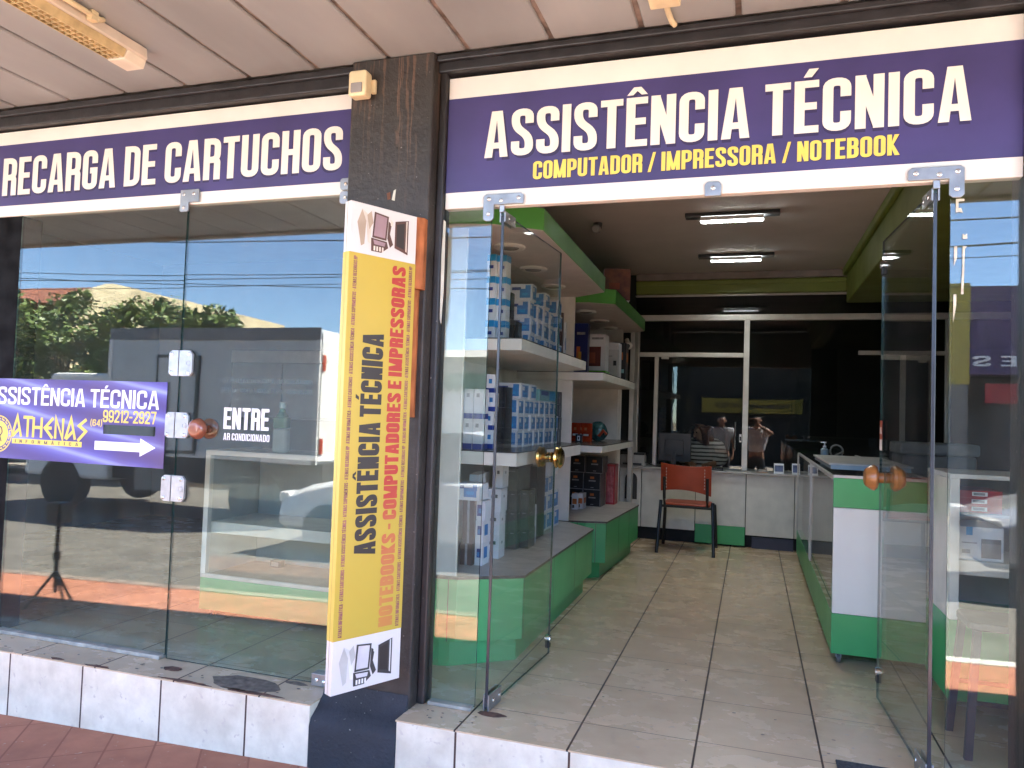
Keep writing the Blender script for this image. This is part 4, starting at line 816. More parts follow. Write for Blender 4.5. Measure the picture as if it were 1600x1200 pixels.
# farther unit
Fm, Fu, Fl = 1.0155, 1.5585, .4405
carton('software_box', 'dark blue upright box with orange figure on farther upper shelf', 'box', None, -1.385, -1.272, 2.93, 3.00, Fu, Fu+.42, pm('box_deepblue', (.012, .02, .12), .35, .15), [('F', .2, .45, .2, .55, BXO), ('F', .35, .55, .15, .45, pm('box_amber', (.55, .30, .03))), ('F', .2, .8, .78, .83, TXK), ('R', .3, .6, .1, .4, TXK)])
carton('speaker_box', 'white upright box with dark red picture on farther upper shelf', 'box', None, -1.345, -1.18, 3.20, 3.36, Fu+.055, Fu+.36, BXW, [('F', .02, .78, .12, .66, pm('box_maroon', (.12, .02, .015))), ('F', .15, .5, .2, .5, pm('box_rust', (.28, .06, .03))), ('F', .3, .9, .86, .92, TXK)])
carton('accessory_box', 'flat bright green box under the white and red speaker box', 'box', None, -1.32, -1.17, 3.18, 3.38, Fu, Fu+.054, pm('box_lime', (.10, .38, .02), .4, .1))
carton('printer_box', 'white box with small blue mark on the farther upper shelf', 'box', None, -1.225, -1.12, 3.50, 3.66, Fu, Fu+.32, BXW, [('F', .5, .85, .3, .5, BXB)])
carton('hard_drive_box', 'pale grey box with dark label square on farther upper shelf', 'box', None, -1.20, -1.11, 3.40, 3.48, Fu, Fu+.25, pm('box_palegrey', (.42, .42, .43), .4, .1), [('F', .6, .9, .45, .62, BXK), ('F', .1, .5, .75, .8, TXK)])
carton('headset_box', 'dark upright box with small coloured packs at end of farther upper shelf', 'box', None, -1.16, -1.09, 3.72, 3.86, Fu, Fu+.34, BXK, [('F', .1, .6, .55, .75, BXO), ('R', .2, .8, .5, .75, BXO), ('F', .2, .8, .2, .3, pm('box_teal', (.1, .4, .4)))])
o = carton('accessory_pack', 'glossy red accessory pack standing on the farther middle shelf', 'pack', 'red packs on the farther middle shelf', -1.46, -1.385, 3.24, 3.30, Fm, Fm+.155, pm('pack_red', (.50, .05, .015), .2, .2, 20), [('F', .2, .8, .3, .4, LETW), ('F', .3, .6, .6, .75, BXO)]); stack(o, [(-1.38, 3.30, Fm), (-1.325, 3.26, Fm)], .004, .2)
carton('barcode_label_box', 'tiny black and white box before the red packs', 'box', None, -1.385, -1.333, 3.08, 3.12, Fm, Fm+.062, BXK, [('F', .3, .75, .15, .8, WL), ('F', .42, .62, .3, .65, BXK)])
def lumpy(name, label, cat, c, r, mat, seed, extra=None):
    rn = random.Random(seed); b = MB(); vs = []; fs = []; n, k = 14, 9
    for j in range(k+1):
        ph = pi*j/k
        for i in range(n):
            th = 2*pi*i/n; q = 1+rn.uniform(-.13, .13); vs.append((c[0]+r[0]*sin(ph)*cos(th)*q, c[1]+r[1]*sin(ph)*sin(th)*q, c[2]+r[2]+r[2]*-cos(ph)*(q if 0 < j < k else 1)))
    for j in range(k):
        for i in range(n): fs.append((j*n+i, j*n+(i+1) % n, j*n+n+(i+1) % n, j*n+n+i))
    b.add(vs, fs, mat)
    if extra: b.tube([(c[0]+r[0]*.2, c[1]-r[1]*1.0, c[2]+r[2]*.5), (c[0]+r[0]*.7, c[1]-r[1]*1.0, c[2]+r[2]*1.1), (c[0]+r[0]*.95, c[1]-r[1]*.7, c[2]+r[2]*.7)], .014, extra)
    return tag(b.build(name, loc=c, smooth=True), label, cat)
lumpy('cable_bag', 'clear teal plastic bag of cables with red strip beside the red packs', 'bag', (-1.29, 3.55, Fm), (.085, .06, .085), pm('teal_plastic', (.06, .17, .16), .15, .4, 25), 3, REDP)
LOGO = [('F', .38, .62, .66, .80, BXO), ('F', .3, .72, .50, .58, TXK), ('F', .42, .6, .12, .16, TXK), ('F', .97, 1, 0, 1, TXK), ('F', .0, 1, 0, .04, TXK)]
SIDEG = pm('box_sidegrey', (.085, .08, .075), .4, .1)
o = carton('gaming_box', 'black box with orange emblem in the stack on farther base cabinet', 'box', 'black emblem boxes on the farther base cabinet', -1.392, -1.245, 3.5, 3.72, Fl, Fl+.145, BXK, LOGO+[('R', 0, 1, 0, 1, SIDEG)])
stack(o, [(-1.322, 3.61, Fl+.146), (-1.30, 3.60, Fl+.292), (-1.475, 3.62, Fl), (-1.475, 3.62, Fl+.146), (-1.46, 3.61, Fl+.292)], .004, .02)
o = carton('cable_box', 'white and orange striped small box before the black emblem boxes', 'box', 'small orange striped boxes', -1.432, -1.385, 3.22, 3.34, Fl, Fl+.13, BXW, [('F', .1, .9, .35, .7, BXO), ('R', .3, .9, .35, .7, BXO), ('F', .1, .5, .1, .3, BXC)]); stack(o, [(-1.378, 3.35, Fl)])
carton('gift_box', 'tall red box with pale pattern on farther base cabinet', 'box', None, -1.245, -1.165, 3.76, 3.92, Fl, Fl+.36, BXR, [('F', .1+.16*i, .18+.16*i, .05, .95, pm('box_pink', (.55, .20, .22), .4, .3, 30)) for i in range(5)]+[('R', .2, .4, .05, .95, pm('box_pink', (.5, .2, .2)))])
pb = carton('printer_box', 'white printer box with brownish photo side tilted on farther green canopy', 'box', None, -1.25, -1.03, 3.2, 3.55, 2.2055, 2.47, BXW, [('F', 0, 1, 0, 1, pm('box_photo', (.10, .035, .035), .4, .5, 14, col2=(.22, .08, .04))), ('F', .2, .6, .35, .55, pm('box_rust', (.28, .06, .03))), ('R', .25, .75, .05, .8, BXK), ('R', .3, .7, .1, .72, pm('box_sidegrey', (.1, .1, .1)))])
pb.rotation_euler = (0, 0, .25)

# ------------------------------------------------------------------ back counter, rear glass partition and what stands there
ct = thing('service_counter', 'long white service counter with one green footed panel across the back of the shop', 'counter', (-.4, 4.9, 0))
b = MB(); b.box(-1.30, 1.6, 4.66, 5.30, .715, .735, pm('counter_top', (.42, .39, .36), .35, .06)); b.build('counter_top', ct, bevel=.004)
for x0, x1, z0, y in ((-1.28, -1.062, .13, 4.705), (-1.055, -.524, .13, 4.705), (-.518, -.046, .20, 4.70), (-.040, .40, .125, 4.705), (.406, .9, .125, 4.705)):
    b = MB(); b.box(x0, x1, y, y+.02, z0, .714, WHITE); b.build('door', ct, bevel=.003)
b = MB(); b.box(-.518, -.046, 4.695, 4.73, .02, .198, GREEN); b.build('kick_panel', ct, bevel=.003)
b = MB(); b.box(-1.28, 1.6, 4.78, 4.80, 0, .714, NEARBLACK); b.box(.02, .40, 4.72, 4.74, .0, .11, pm('box_dimblue', (.05, .05, .08), .5, .1)); b.build('plinth', ct)
b = MB(); b.prism([(-1.225, .40)]+[(-1.163+.062*cos(a), .60+.07*sin(a)) for a in [pi-i*pi/10 for i in range(11)]]+[(-1.101, .40)], 4.7035, 4.7025, pm('vent_black', (.02, .018, .016), .6), 'y')
for i in range(9): b.box(-1.220+.0137*i, -1.216+.0137*i, 4.7005, 4.7020, .405, .60+.055*(1-((i-4)/4.4)**2)**.5, pm('vent_wire', (.12, .10, .09), .5))
b.build('vent_grille', ct)
gp = thing('glass_partition', 'dark glass partition with aluminium frame behind the service counter', 'partition', (.5, 4.88, 0))
def bar(x0, x1, z0, z1, y=4.85, d=.05): return MB().box(x0, x1, y, y+d, z0, z1, ALU).build('frame_bar', gp, bevel=.004)
bar(-1.19, 2.3, 2.245, 2.305); bar(-1.19, 2.3, 2.496, 2.513); bar(-.092, -.038, .736, 2.244, 4.845); bar(-1.135, -.093, 1.87, 1.915); bar(-.975, -.935, .736, 1.869, 4.852); bar(-1.165, -1.136, .736, 2.244, 4.853)
bar(1.325, 1.37, .736, 1.905); bar(.96, 1.70, 1.906, 1.945); bar(1.70, 1.745, .736, 2.244)
for x0, x1, z0, z1 in ((-1.19, 2.3, 2.306, 2.495), (-1.135, -.093, 1.916, 2.244), (-.934, -.093, .737, 1.869), (-1.135, -.976, .737, 1.869), (-.037, 1.699, .737, 2.244), (1.746, 2.3, .737, 2.244)):
    b = MB(); b.quad((x0, 4.875, z0), (x1, 4.875, z0), (x1, 4.875, z1), (x0, 4.875, z1), DARKGL); b.build('pane', gp)
b = MB(); b.box(-.905, -.83, 4.835, 4.849, 1.845, 1.869, ALU); b.build('door_closer', gp, bevel=.003)
b = MB(); b.cyl((-.16, 4.83, .95), (-.16, 4.83, 1.22), .008, CHROME, 10); b.build('pull_handle', gp)
b = MB(); b.box(-.118, -.096, 4.842, 4.846, 1.02, 1.10, WL); b.box(-.115, -.099, 4.8405, 4.8418, 1.035, 1.075, BXK); b.build('paper_tag', gp)
tp = tag(MB().box(-1.19, -1.145, 4.60, 4.84, 0, 2.3, ALU).build('corner_post', loc=(-1.17, 4.7, 0), bevel=.004), 'slim grey aluminium post at left end of the rear glass partition', 'post')
# red plastic chair seen from behind
ch = thing('visitor_chair', 'red plastic visitor chair with black tube legs facing the service counter', 'chair', (-.555, 4.2, 0))
def curved_panel(mb, x0, x1, zf0, zf1, y0, depth, th, mat, n=14, lean=.12):
    vs = []; fs = []
    for i in range(n+1):
        u = i/n; x = x0+(x1-x0)*u; q = (2*u-1)
        for z, dd in ((zf0(u), 0), (zf1(u), 0)):
            yy = y0-depth*(1-q*q)-lean*(z-.55); vs += [(x, yy, z), (x, yy+th, z)]
    for i in range(n):
        a = 4*i; c = a+4; fs += [(a, c, c+2, a+2), (a+1, a+3, c+3, c+1), (a, a+1, c+1, c), (a+2, c+2, c+3, a+3)]
    fs += [(0, 2, 3, 1), (4*n, 4*n+1, 4*n+3, 4*n+2)]; mb.add(vs, fs, mat)
b = MB(); curved_panel(b, -.790, -.338, lambda u: .565+.035*(1-(2*u-1)**2)-.03*u, lambda u: .828-.018*(1-(2*u-1)**2)-.012*u, 4.06, .035, .012, REDP); b.build('backrest', ch, smooth=True, bevel=.004)
b = MB()
for xx in (-.735, -.395):
    for k in range(7): zc = .60+.028*k; b.box(xx-.003, xx+.003, 4.013-.12*(zc-.55), 4.0185-.12*(zc-.55), zc, zc+.016, pm('slot', (.62, .45, .38), .5))
b.build('vent_slot', ch)
b = MB(); b.prism(rrect(-.775, -.345, 4.10, 4.52, .06), .432, .450, REDP); b.build('seat', ch, smooth=True, bevel=.008)
BT = pm('black_tube', (.015, .015, .017), .35, .2)
for xx, ph in ((-.79, -1), (-.325, 1)):
    b = MB(); b.tube([(xx+ph*.02, 4.02, .0), (xx+ph*.012, 4.06, .22), (xx, 4.09, .44), (xx, 4.10, .475)], .016, BT, 10); b.build('leg', ch, smooth=True)
    b = MB(); b.tube([(xx+ph*.02, 4.56, .0), (xx, 4.50, .42)], .016, BT, 10); b.build('leg', ch, smooth=True)
    b = MB(); b.tube([(xx*.0+(-.755 if ph < 0 else -.372), 4.10, .43), ((-.755 if ph < 0 else -.372), 4.055, .50), ((-.755 if ph < 0 else -.372), 4.03, .70)], .014, BT, 10); b.build('back_support', ch, smooth=True)
b = MB(); b.tube([(-.79, 4.09, .425), (-.325, 4.09, .425)], .012, BT, 8); b.tube([(-.79, 4.5, .42), (-.325, 4.5, .42)], .012, BT, 8); b.build('cross_bar', ch, smooth=True)
mo = thing('monitor', 'black computer monitor seen from behind on the service counter', 'monitor', (-.76, 4.98, .735))
b = MB(); b.box(-.905, -.58, 4.78, 4.80, .80, 1.085, BLACK); b.prism(rrect(-.84, -.65, .86, 1.02, .02), 4.76, 4.78, BLACK, 'y'); b.build('screen', mo, bevel=.005)
b = MB(); b.box(-.765, -.725, 4.745, 4.7595, .74, .90, BLACK); b.build('stand', mo, bevel=.004); b = MB(); b.prism(rrect(-.84, -.65, 4.69, 4.82, .03), .7355, .748, BLACK); b.build('base', mo)
pr = thing('desktop_printer', 'grey desktop printer with dark lid at left end of service counter', 'printer', (-1.18, 4.97, .735))
b = MB(); b.box(-1.28, -1.03, 4.69, 4.83, .737, .85, pm('printer_grey', (.34, .33, .31), .4, .1)); b.build('body', pr, bevel=.012)
b = MB(); b.box(-1.275, -1.035, 4.70, 4.82, .8505, .872, BLACK); b.build('lid', pr, bevel=.006); b = MB(); b.box(-1.25, -1.06, 4.675, 4.6895, .752, .768, BLACK); b.build('paper_slot', pr)
wv = tag(MB().tube([(-1.10, 4.75, .745), (-1.02, 4.72, .78), (-.98, 4.75, .76), (-.93, 4.8, .742), (-.86, 4.76, .742)], .005, BLACK).build('cable', loc=(-1, 4.75, .736), smooth=True), 'black cable lying on the service counter by the printer', 'cable')
kb_ = thing('keyboard', 'dark keyboard lying flat on the service counter', 'keyboard', (-.40, 4.77, .735)); b = MB(); b.box(-.52, -.26, 4.71, 4.83, .7355, .752, BLACK); b.build('body', kb_, bevel=.004)
b = MB()
for i in range(12):
    for j in range(4): b.box(-.512+.021*i, -.496+.021*i, 4.72+.026*j, 4.74+.026*j, .7522, .757, NEARBLACK)
b.build('key', kb_)
def card(label, x0, x1, z1, y):
    t = thing('counter_card', label, 'card holder', ((x0+x1)/2, y, .735)); b = MB(); b.fbox((x0, y, .736), (x1-x0, 0, 0), (0, .004, 0), (0, .03, z1-.736), WL); b.fbox((x0, y+.03, .736), (x1-x0, 0, 0), (0, .05, 0), (0, 0, .006), WL); b.build('holder', t)
    b = MB(); b.fbox((x0+.008, y-.0015+.003, .755), (x1-x0-.016, 0, 0), (0, .001, 0), (0, .024, z1-.77), pm('card_blue', (.10, .14, .30), .4, .3, 20)); b.build('card', t)
card('white counter card holder with blue print in middle of the counter', .212, .303, .832, 4.72); card('white counter card holder with blue print near the display counter', .375, .44, .84, 4.70)
nb = thing('paper_slip', 'small beige paper scraps lying on the back counter', 'paper', (.05, 4.78, .735)); b = MB(); b.fbox((.07, 4.72, .7355), (.09, .03, 0), (-.02, .05, 0), (0, 0, .006), pm('paper_tan', (.45, .30, .20), .7)); b.fbox((.10, 4.76, .742), (.05, .04, 0), (-.03, .04, 0), (0, 0, .02), pm('paper_white', (.6, .58, .55), .7)); b.build('sheet', nb)

mt = thing('door_mat', 'dark grey door mat on the floor tiles at the bottom of the doorway', 'mat', (.47, -.04, .001))
b = MB(); b.box(.315, .62, -.15, .070, .001, .009, pm('mat_grey', (.05, .052, .06), .9, .3, 90, .8)); b.build('body', mt, bevel=.003)
# ------------------------------------------------------------------ display counters
def caster(par, x, y, h, r=.022):
    b = MB(); b.cyl((x-.009, y, r+.001), (x+.009, y, r+.001), r, pm('caster_grey', (.10, .10, .10), .4, .3), 16); b.box(x-.014, x+.014, y-.008, y+.014, r+.006, h, STEEL); b.build('caster', par)
dc = thing('display_counter', 'white and green glass sided display counter on casters right of the aisle', 'counter', (.66, 2.5, 0))
b = MB(); b.box(.412, .902, 1.270, 1.290, .258, .800, pm('panel_lilac_white', (.72, .73, .68), .4, .03, 2)); b.build('front_panel', dc, bevel=.002)
b = MB(); b.box(.410, .903, 1.268, 1.292, .802, .953, GREEN); b.build('top_band', dc, bevel=.002)
b = MB(); b.box(.409, .903, 1.268, 4.40, .053, .256, GREEN); b.build('base', dc, bevel=.003)
b = MB(); b.box(.409, .905, 1.266, 1.300, .954, .968, ALU)
for yy in (2.78, 2.86, 4.38): b.box(.405, .425, yy, yy+.022, .257, .953, ALU)
for yy in (1.30,): b.box(.409, .425, yy, 4.40, .940, .960, ALU); b.box(.885, .903, yy, 4.40, .940, .960, ALU)
b.build('frame', dc, bevel=.002)
b = MB(); b.quad((.411, 1.293, .257), (.411, 4.38, .257), (.411, 4.38, .940), (.411, 1.293, .940), GLASSD); b.build('side_glass', dc)
b = MB(); b.box(.427, .884, 1.302, 4.36, .945, .955, GLASSD); b.build('top_glass', dc)
b = MB(); b.box(.47, .885, 1.295, 4.36, .50, .512, WHITE); b.box(.455, .465, 1.30, 4.36, .257, .93, pm('added_backing', (.30, .29, .28), .4, .06)); b.box(.895, .903, 1.3, 4.38, .257, .94, GREY); b.build('shelf_board', dc)  # pale board added so the side glass looks grey, not dark
for x in (.45, .87): caster(dc, x, 1.31, .052); caster(dc, x, 4.30, .052)
sc = thing('counter_reflection', 'pale blue slab standing in for mirrored light on the display counter glass top', 'reflection', (.6, 2.2, .969))
b = MB(); b.box(.44, .86, 1.75, 2.9, .970, .995, pm('reflection_blue', (.36, .45, .50), .2, .06)); b.build('sheen', sc, bevel=.003); b = MB(); b.box(.43, .87, 1.74, 2.91, .9955, 1.006, ALU); b.build('rim', sc, bevel=.002)  # slab coloured as the light mirrored by the counter's glass top
sb = thing('sanitiser_bottle', 'clear pump bottle of hand sanitiser standing on far end of the display counter', 'bottle', (.565, 3.6, .962))
b = MB(); b.lathe([(.026, 0), (.03, .006), (.03, .062), (.012, .078)], (.565, 3.6, .962), (0, 0, 1), pm('clear_gel', (.28, .36, .42), .1, .1), 20); b.build('body', sb, smooth=True)
b = MB(); b.lathe([(.013, 0), (.013, .014), (.005, .016), (.005, .035), (.014, .037), (.014, .046)], (.565, 3.6, 1.0402), (0, 0, 1), WL, 14); b.box(.535, .565, 3.596, 3.604, 1.078, 1.085, WL); b.build('pump', sb, smooth=True)
hs = tag(MB().tube([(.645+.047*cos(a), 3.5, 1.015+.05*sin(a)) for a in [2*pi*i/24 for i in range(25)]]+[(.692, 3.5, 1.015), (.60, 3.45, .968)], .007, pm('ring_grey', (.20, .19, .17), .4)).build('headphone', loc=(.64, 3.5, .965), smooth=True), 'grey ring shaped headset standing by the sanitiser bottle', 'headset')
# cabinet behind the right-hand side pane
rc = thing('display_cabinet', 'white glass fronted cabinet with green base behind the right side pane', 'cabinet', (1.2, .8, 0))
b = MB(); b.box(.800, 1.9, .62, 1.05, .10, .432, GREEN); b.build('base', rc, bevel=.003)
b = MB(); b.box(.800, .836, .62, .655, .433, 1.02, WHITE); b.box(.80, .82, .655, 1.05, .433, 1.02, WHITE); b.box(.80, 1.9, 1.03, 1.05, .433, 1.02, GREY); b.box(.80, 1.9, .62, 1.05, 1.021, 1.04, WHITE); b.build('frame', rc, bevel=.002)
b = MB(); b.box(.837, 1.9, .66, 1.028, .615, .675, WHITE); b.build('shelf_board', rc, bevel=.002); b = MB(); b.box(.837, 1.9, .66, 1.028, .862, .874, pm('shelf_glass', (.3, .36, .36), .2)); b.build('glass_shelf', rc)
o = carton('toner_box', 'flat red box with barcode label in the cabinet behind right pane', 'box', 'red barcode boxes', .850, 1.012, .70, .95, .875, .906, BXR, [('F', .3, .66, .25, .8, WL), ('F', .33, .6, .35, .7, TXK)]); stack(o, [(.931, .825, .9065), (.931, .825, .938)], .002, .02)
carton('printer_box', 'white box with grey printer picture below the red boxes', 'box', None, .852, 1.015, .69, .95, .6755, .815, BXW, [('F', .5, .95, .08, .62, pm('box_midgrey', (.20, .17, .16), .4)), ('F', .5, .95, .52, .66, pm('box_sidegrey', (.1, .1, .1))), ('F', .15, .3, .75, 1, BXL), ('F', .05, .4, .5, .54, TXK), ('F', .05, .25, .2, .32, TXK)])
so_ = thing('bar_stool', 'dark metal stool standing just inside the right side pane', 'stool', (.93, .40, 0))
b = MB(); b.prism(rrect(.80, 1.07, .30, .54, .04), .47, .50, pm('stool_dark', (.03, .035, .055), .5, .2)); b.build('seat', so_, bevel=.006)
for sx, sy in ((.79, .28), (1.08, .28), (.79, .56), (1.08, .56)):
    b = MB(); b.fbox((sx-.013, sy-.013, 0), (.026, 0, 0), (0, .026, 0), ((.935-sx)*.25, (.42-sy)*.25, .469), pm('stool_dark', (.03, .03, .05))); b.build('leg', so_)
b = MB(); b.box(.80, 1.07, .283, .295, .20, .215, BT); b.box(.80, 1.07, .545, .557, .20, .215, BT); b.build('foot_rail', so_)
ph = thing('photocopier', 'grey office photocopier standing in the dim corner behind the display counter', 'photocopier', (1.5, 4.2, 0))
b = MB(); b.box(1.2, 1.75, 4.0, 4.5, .0, 1.0, pm('copier_grey', (.22, .22, .22), .5, .1)); b.build('body', ph, bevel=.02); b = MB(); b.box(1.18, 1.77, 3.98, 4.5, 1.003, 1.10, pm('copier_lid', (.30, .30, .30), .5, .1)); b.build('lid', ph, bevel=.02)
b = MB(); b.fbox((1.22, 3.97, .80), (.4, 0, 0), (0, .02, 0), (0, 0, .02), BLACK); b.build('paper_tray', ph)
# left window display counter
lc = thing('display_counter', 'empty white display case with green base in the left window', 'counter', (-2.5, .9, 0))
LX0, LX1, LY0, LY1 = -3.03, -1.80, .66, 1.15
b = MB(); b.box(LX0, LX1, LY0, LY1, .04, .222, GREEN); b.build('base', lc, bevel=.003)
b = MB(); b.box(LX0, LX1, LY0-.002, LY0+.015, .223, .245, ALU); b.box(LX0, LX0+.034, LY0-.002, LY0+.032, .246, .93, WHITE); b.box(LX1-.034, LX1, LY0-.002, LY0+.032, .246, .93, WHITE); b.box(LX0, LX1, LY0-.002, LY0+.03, .931, .958, WHITE)
b.box(LX0, LX0+.02, LY0+.033, LY1, .931, .958, ALU); b.build('frame', lc, bevel=.002)
b = MB(); b.box(LX0+.005, LX0+.02, LY0+.034, LY1, .224, .93, pm('case_side', (.50, .50, .48), .4, .05)); b.box(LX0+.03, LX1-.03, LY1-.02, LY1, .224, .93, pm('case_back', (.48, .48, .46), .4, .05)); b.build('back_panel', lc)
b = MB(); b.box(LX0+.022, LX1-.022, LY0+.04, LY1-.022, .475, .540, WHITE); b.build('shelf_board', lc, bevel=.002)
b = MB(); b.box(LX0+.022, LX1-.022, LY0+.02, LY1-.022, .2235, .236, pm('case_floor', (.22, .18, .14), .5, .1)); b.build('case_floor', lc)
b = MB(); b.quad((LX0+.035, LY0+.012, .247), (LX1-.035, LY0+.012, .247), (LX1-.035, LY0+.012, .93), (LX0+.035, LY0+.012, .93), GLASSD); b.box(LX0+.022, LX1, LY0+.031, LY1, .944, .952, GLASSD); b.build('glass', lc)
for x in (LX0+.07, LX1-.07): caster(lc, x, LY0+.04, .039, .017); caster(lc, x, LY1-.04, .039, .017)
sb = thing('sanitiser_bottle', 'green capped clear bottle on the left window display case', 'bottle', (-2.565, .72, .960))
b = MB(); b.prism([(-2.612+x, .69+y) for x, y in rrect(0, .095, 0, .06, .02)], .960, 1.10, pm('clear_bottle', (.25, .30, .28), .1, .1)); b.build('body', sb, bevel=.012)
b = MB(); b.prism([(-2.612+x, .69+y) for x, y in rrect(0, .095, 0, .06, .02)], 1.101, 1.165, pm('green_label', (.03, .12, .045), .3, .1)); b.lathe([(.040, 0), (.018, .03), (.016, .05)], (-2.565, .72, 1.165), (0, 0, 1), pm('green_label', (.04, .2, .06)), 18); b.build('shoulder', sb, bevel=.008)
b = MB(); b.lathe([(.017, 0), (.019, .03), (.012, .034)], (-2.565, .72, 1.216), (0, 0, 1), pm('cap_pale', (.4, .5, .45), .3), 16); b.build('cap', sb)
for x, lb in ((-2.80, 'small dark metal block at left on bottom of the empty display case'), (-2.30, 'small dark metal block at right on bottom of the empty display case')):
    b = MB(); b.box(x, x+.07, 1.0, 1.05, .2365, .28, pm('dark_block', (.10, .10, .11), .4, .2)); b.box(x+.01, x+.06, .995, .9995, .245, .27, STEEL); tag(b.build('socket_block', loc=(x+.035, 1.02, .237), bevel=.004), lb, 'block')
cb_ = thing('wall_cabinet', 'pale wall cabinet at the back of the left room', 'cabinet', (-4.3, 3.4, 1.6)); b = MB(); b.box(-5.0, -3.75, 3.30, 3.598, 1.65, 1.77, WHITE); b.box(-5.0, -3.75, 3.32, 3.598, 1.1, 1.649, GREY); b.build('body', cb_, bevel=.004)
b = MB(); b.box(-4.98, -4.40, 3.30, 3.319, 1.12, 1.64, GREY); b.box(-4.38, -3.77, 3.30, 3.319, 1.12, 1.64, GREY); b.build('door', cb_, bevel=.004)

# ------------------------------------------------------------------ ceiling fittings in the shop
LIT = emis('lit_tube', (.93, 1, .97), 12.0)
def tube_lamp(label, y):
    t = thing('tube_lamp', label, 'ceiling lamp', (-.165, y, 2.72), 'lit tube lamps on the shop ceiling')
    b = MB(); b.box(-.495, .16, y-.045, y+.045, 2.70, 2.7295, BLACK); b.build('housing', t, bevel=.004)
    b = MB(); b.cyl((-.38, y-.018, 2.688), (.045, y-.018, 2.688), .011, LIT, 12); b.cyl((-.38, y+.018, 2.688), (.045, y+.018, 2.688), .011, LIT, 12); b.build('tube', t)
    b = MB()
    for i in range(22): b.box(-.385+.02*i, -.383+.02*i, y-.042, y+.042, 2.665, 2.699, pm('louvre_dark', (.12, .12, .12), .4))
    for s_ in (-.044, .041): b.box(-.385, .05, y+s_, y+s_+.003, 2.668, 2.699, pm('louvre_alu', (.5, .5, .5), .3))
    b.build('louvre', t); return t
tl = tube_lamp('lit tube lamp in black louvred fixture on the shop ceiling nearer the door', 2.58)
copy_tree(tl, (-.165, 3.98, 2.72), label='lit tube lamp in black louvred fixture on the shop ceiling nearer the back')
cm = thing('ceiling_camera', 'small grey round camera hanging from shop ceiling at left', 'camera', (-1.17, 2.64, 2.73))
b = MB(); b.cyl((-1.17, 2.70, 2.729), (-1.17, 2.68, 2.69), .035, pm('cam_grey', (.12, .11, .11), .4), 16); b.build('bracket', cm, smooth=True); b = MB(); b.lathe([(.030, 0), (.034, .03), (.034, .07), (.026, .078)], (-1.17, 2.69, 2.675), (0, -1, -.1), pm('cam_pale', (.30, .29, .28), .4), 20); b.build('body', cm, smooth=True)
cm = thing('bullet_camera', 'white bullet security camera on the post beyond the farther shelf', 'camera', (-1.12, 4.2, 1.86))
b = MB(); b.lathe([(.03, 0), (.038, .02), (.038, .07), (.03, .075)], (-1.155, 4.28, 1.93), (0, -1, -.15), WHITE, 18); b.lathe([(.022, 0), (.022, .003)], (-1.155, 4.204, 1.918), (0, -1, -.15), BLACK, 14); b.build('body', cm, smooth=True); b = MB(); b.cyl((-1.18, 4.299, 1.99), (-1.16, 4.26, 1.94), .02, WHITE, 12); b.build('bracket', cm)

# ------------------------------------------------------------------ the street outside, seen only in the glass
HW = pm('house_wall', (.62, .52, .33), .85, .18, 1.2, .3, stretch=(1, 1, 2)); TILER = tilemat('roof_tile', .22, .35, 0, 0, (.38, .13, .06), (.25, .08, .045), (.10, .04, .03), gx=.05, gy=.02, rough=.8, tilevar=.3)
hb = thing('tiled_house', 'beige rendered house with red tiled roof across the street', 'house', (-21, -15, -.5))
b = MB(); b.box(-27, -17, -21, -12, -.5, 3.75, HW); b.prism([(-21.2, 3.75), (-21.2, 4.28), (-16, 4.42), (-13.2, 4.46), (-11.9, 3.9), (-11.9, 3.75)], -17.25, -16.98, HW, 'x'); b.build('wall', hb)
b = MB(); b.prism([(-11.4, 3.66), (-14, 4.52), (-21, 4.25), (-21, 4.13), (-14, 4.40), (-11.45, 3.58)], -27.4, -17.26, TILER, 'x'); b.build('roof', hb)
b = MB(); b.box(-20, -18.8, -12.02, -11.95, .9, 2.2, pm('dark_window', (.04, .05, .06), .2)); b.build('window', hb)
PALE = pm('pale_wall', (.80, .80, .77), .85, .1, 1.5)
w_ = thing('garden_wall', 'white garden wall with green scalloped coping across the street', 'wall', (-8, -13.3, -.5))
b = MB(); b.box(-16.9, -2.6, -13.4, -13.2, -.6, 1.85, PALE); b.build('wall', w_)
b = MB(); x = -16.9; CG = pm('coping_green', (.16, .30, .20), .6, .15)
while x < -2.6: b.prism([(x, 1.8), (x+.10, 1.68), (x+.2, 1.8), (x+.2, 2.12), (x, 2.12)], -13.45, -13.12, CG, 'y'); x += .205
b.build('coping', w_)
fb = thing('low_house', 'pale grey low house behind the white garden wall', 'house', (-8, -18, -.5)); b = MB(); b.box(-14, -4, -22, -16, -.5, 2.7, pm('grey_render', (.45, .46, .43), .85, .1, 1.5)); b.build('wall', fb); b = MB(); b.prism([(-15.6, 2.7), (-19, 3.2), (-22.4, 2.7)], -14.4, -3.6, pm('fibre_roof', (.40, .40, .38), .8, .15, 2), 'x'); b.build('roof', fb)
gt = thing('metal_gate', 'pale metal bar gate in front of the white garden wall', 'gate', (-5, -13, -.3)); b = MB()
for i in range(22): b.box(-6.3+i*.13, -6.27+i*.13, -13.05, -13.02, -.2, 1.25, pm('gate_paint', (.45, .45, .42), .5, .1))
b.box(-6.35, -3.5, -13.04, -13.03, .05, .11, pm('gate_paint', (.4, .4, .4))); b.box(-6.35, -3.5, -13.04, -13.03, 1.0, 1.06, pm('gate_paint', (.4, .4, .4))); b.build('bar_panel', gt)
PUR = pm('purple_fascia', (.10, .06, .16), .5, .2, 3, stretch=(8, 1, 1)); YC = pm('yellow_column', (.48, .38, .06), .6, .08)
ps = thing('opposite_shop', 'purple fronted shop with a yellow column across the street', 'building', (4, -14, -.4))
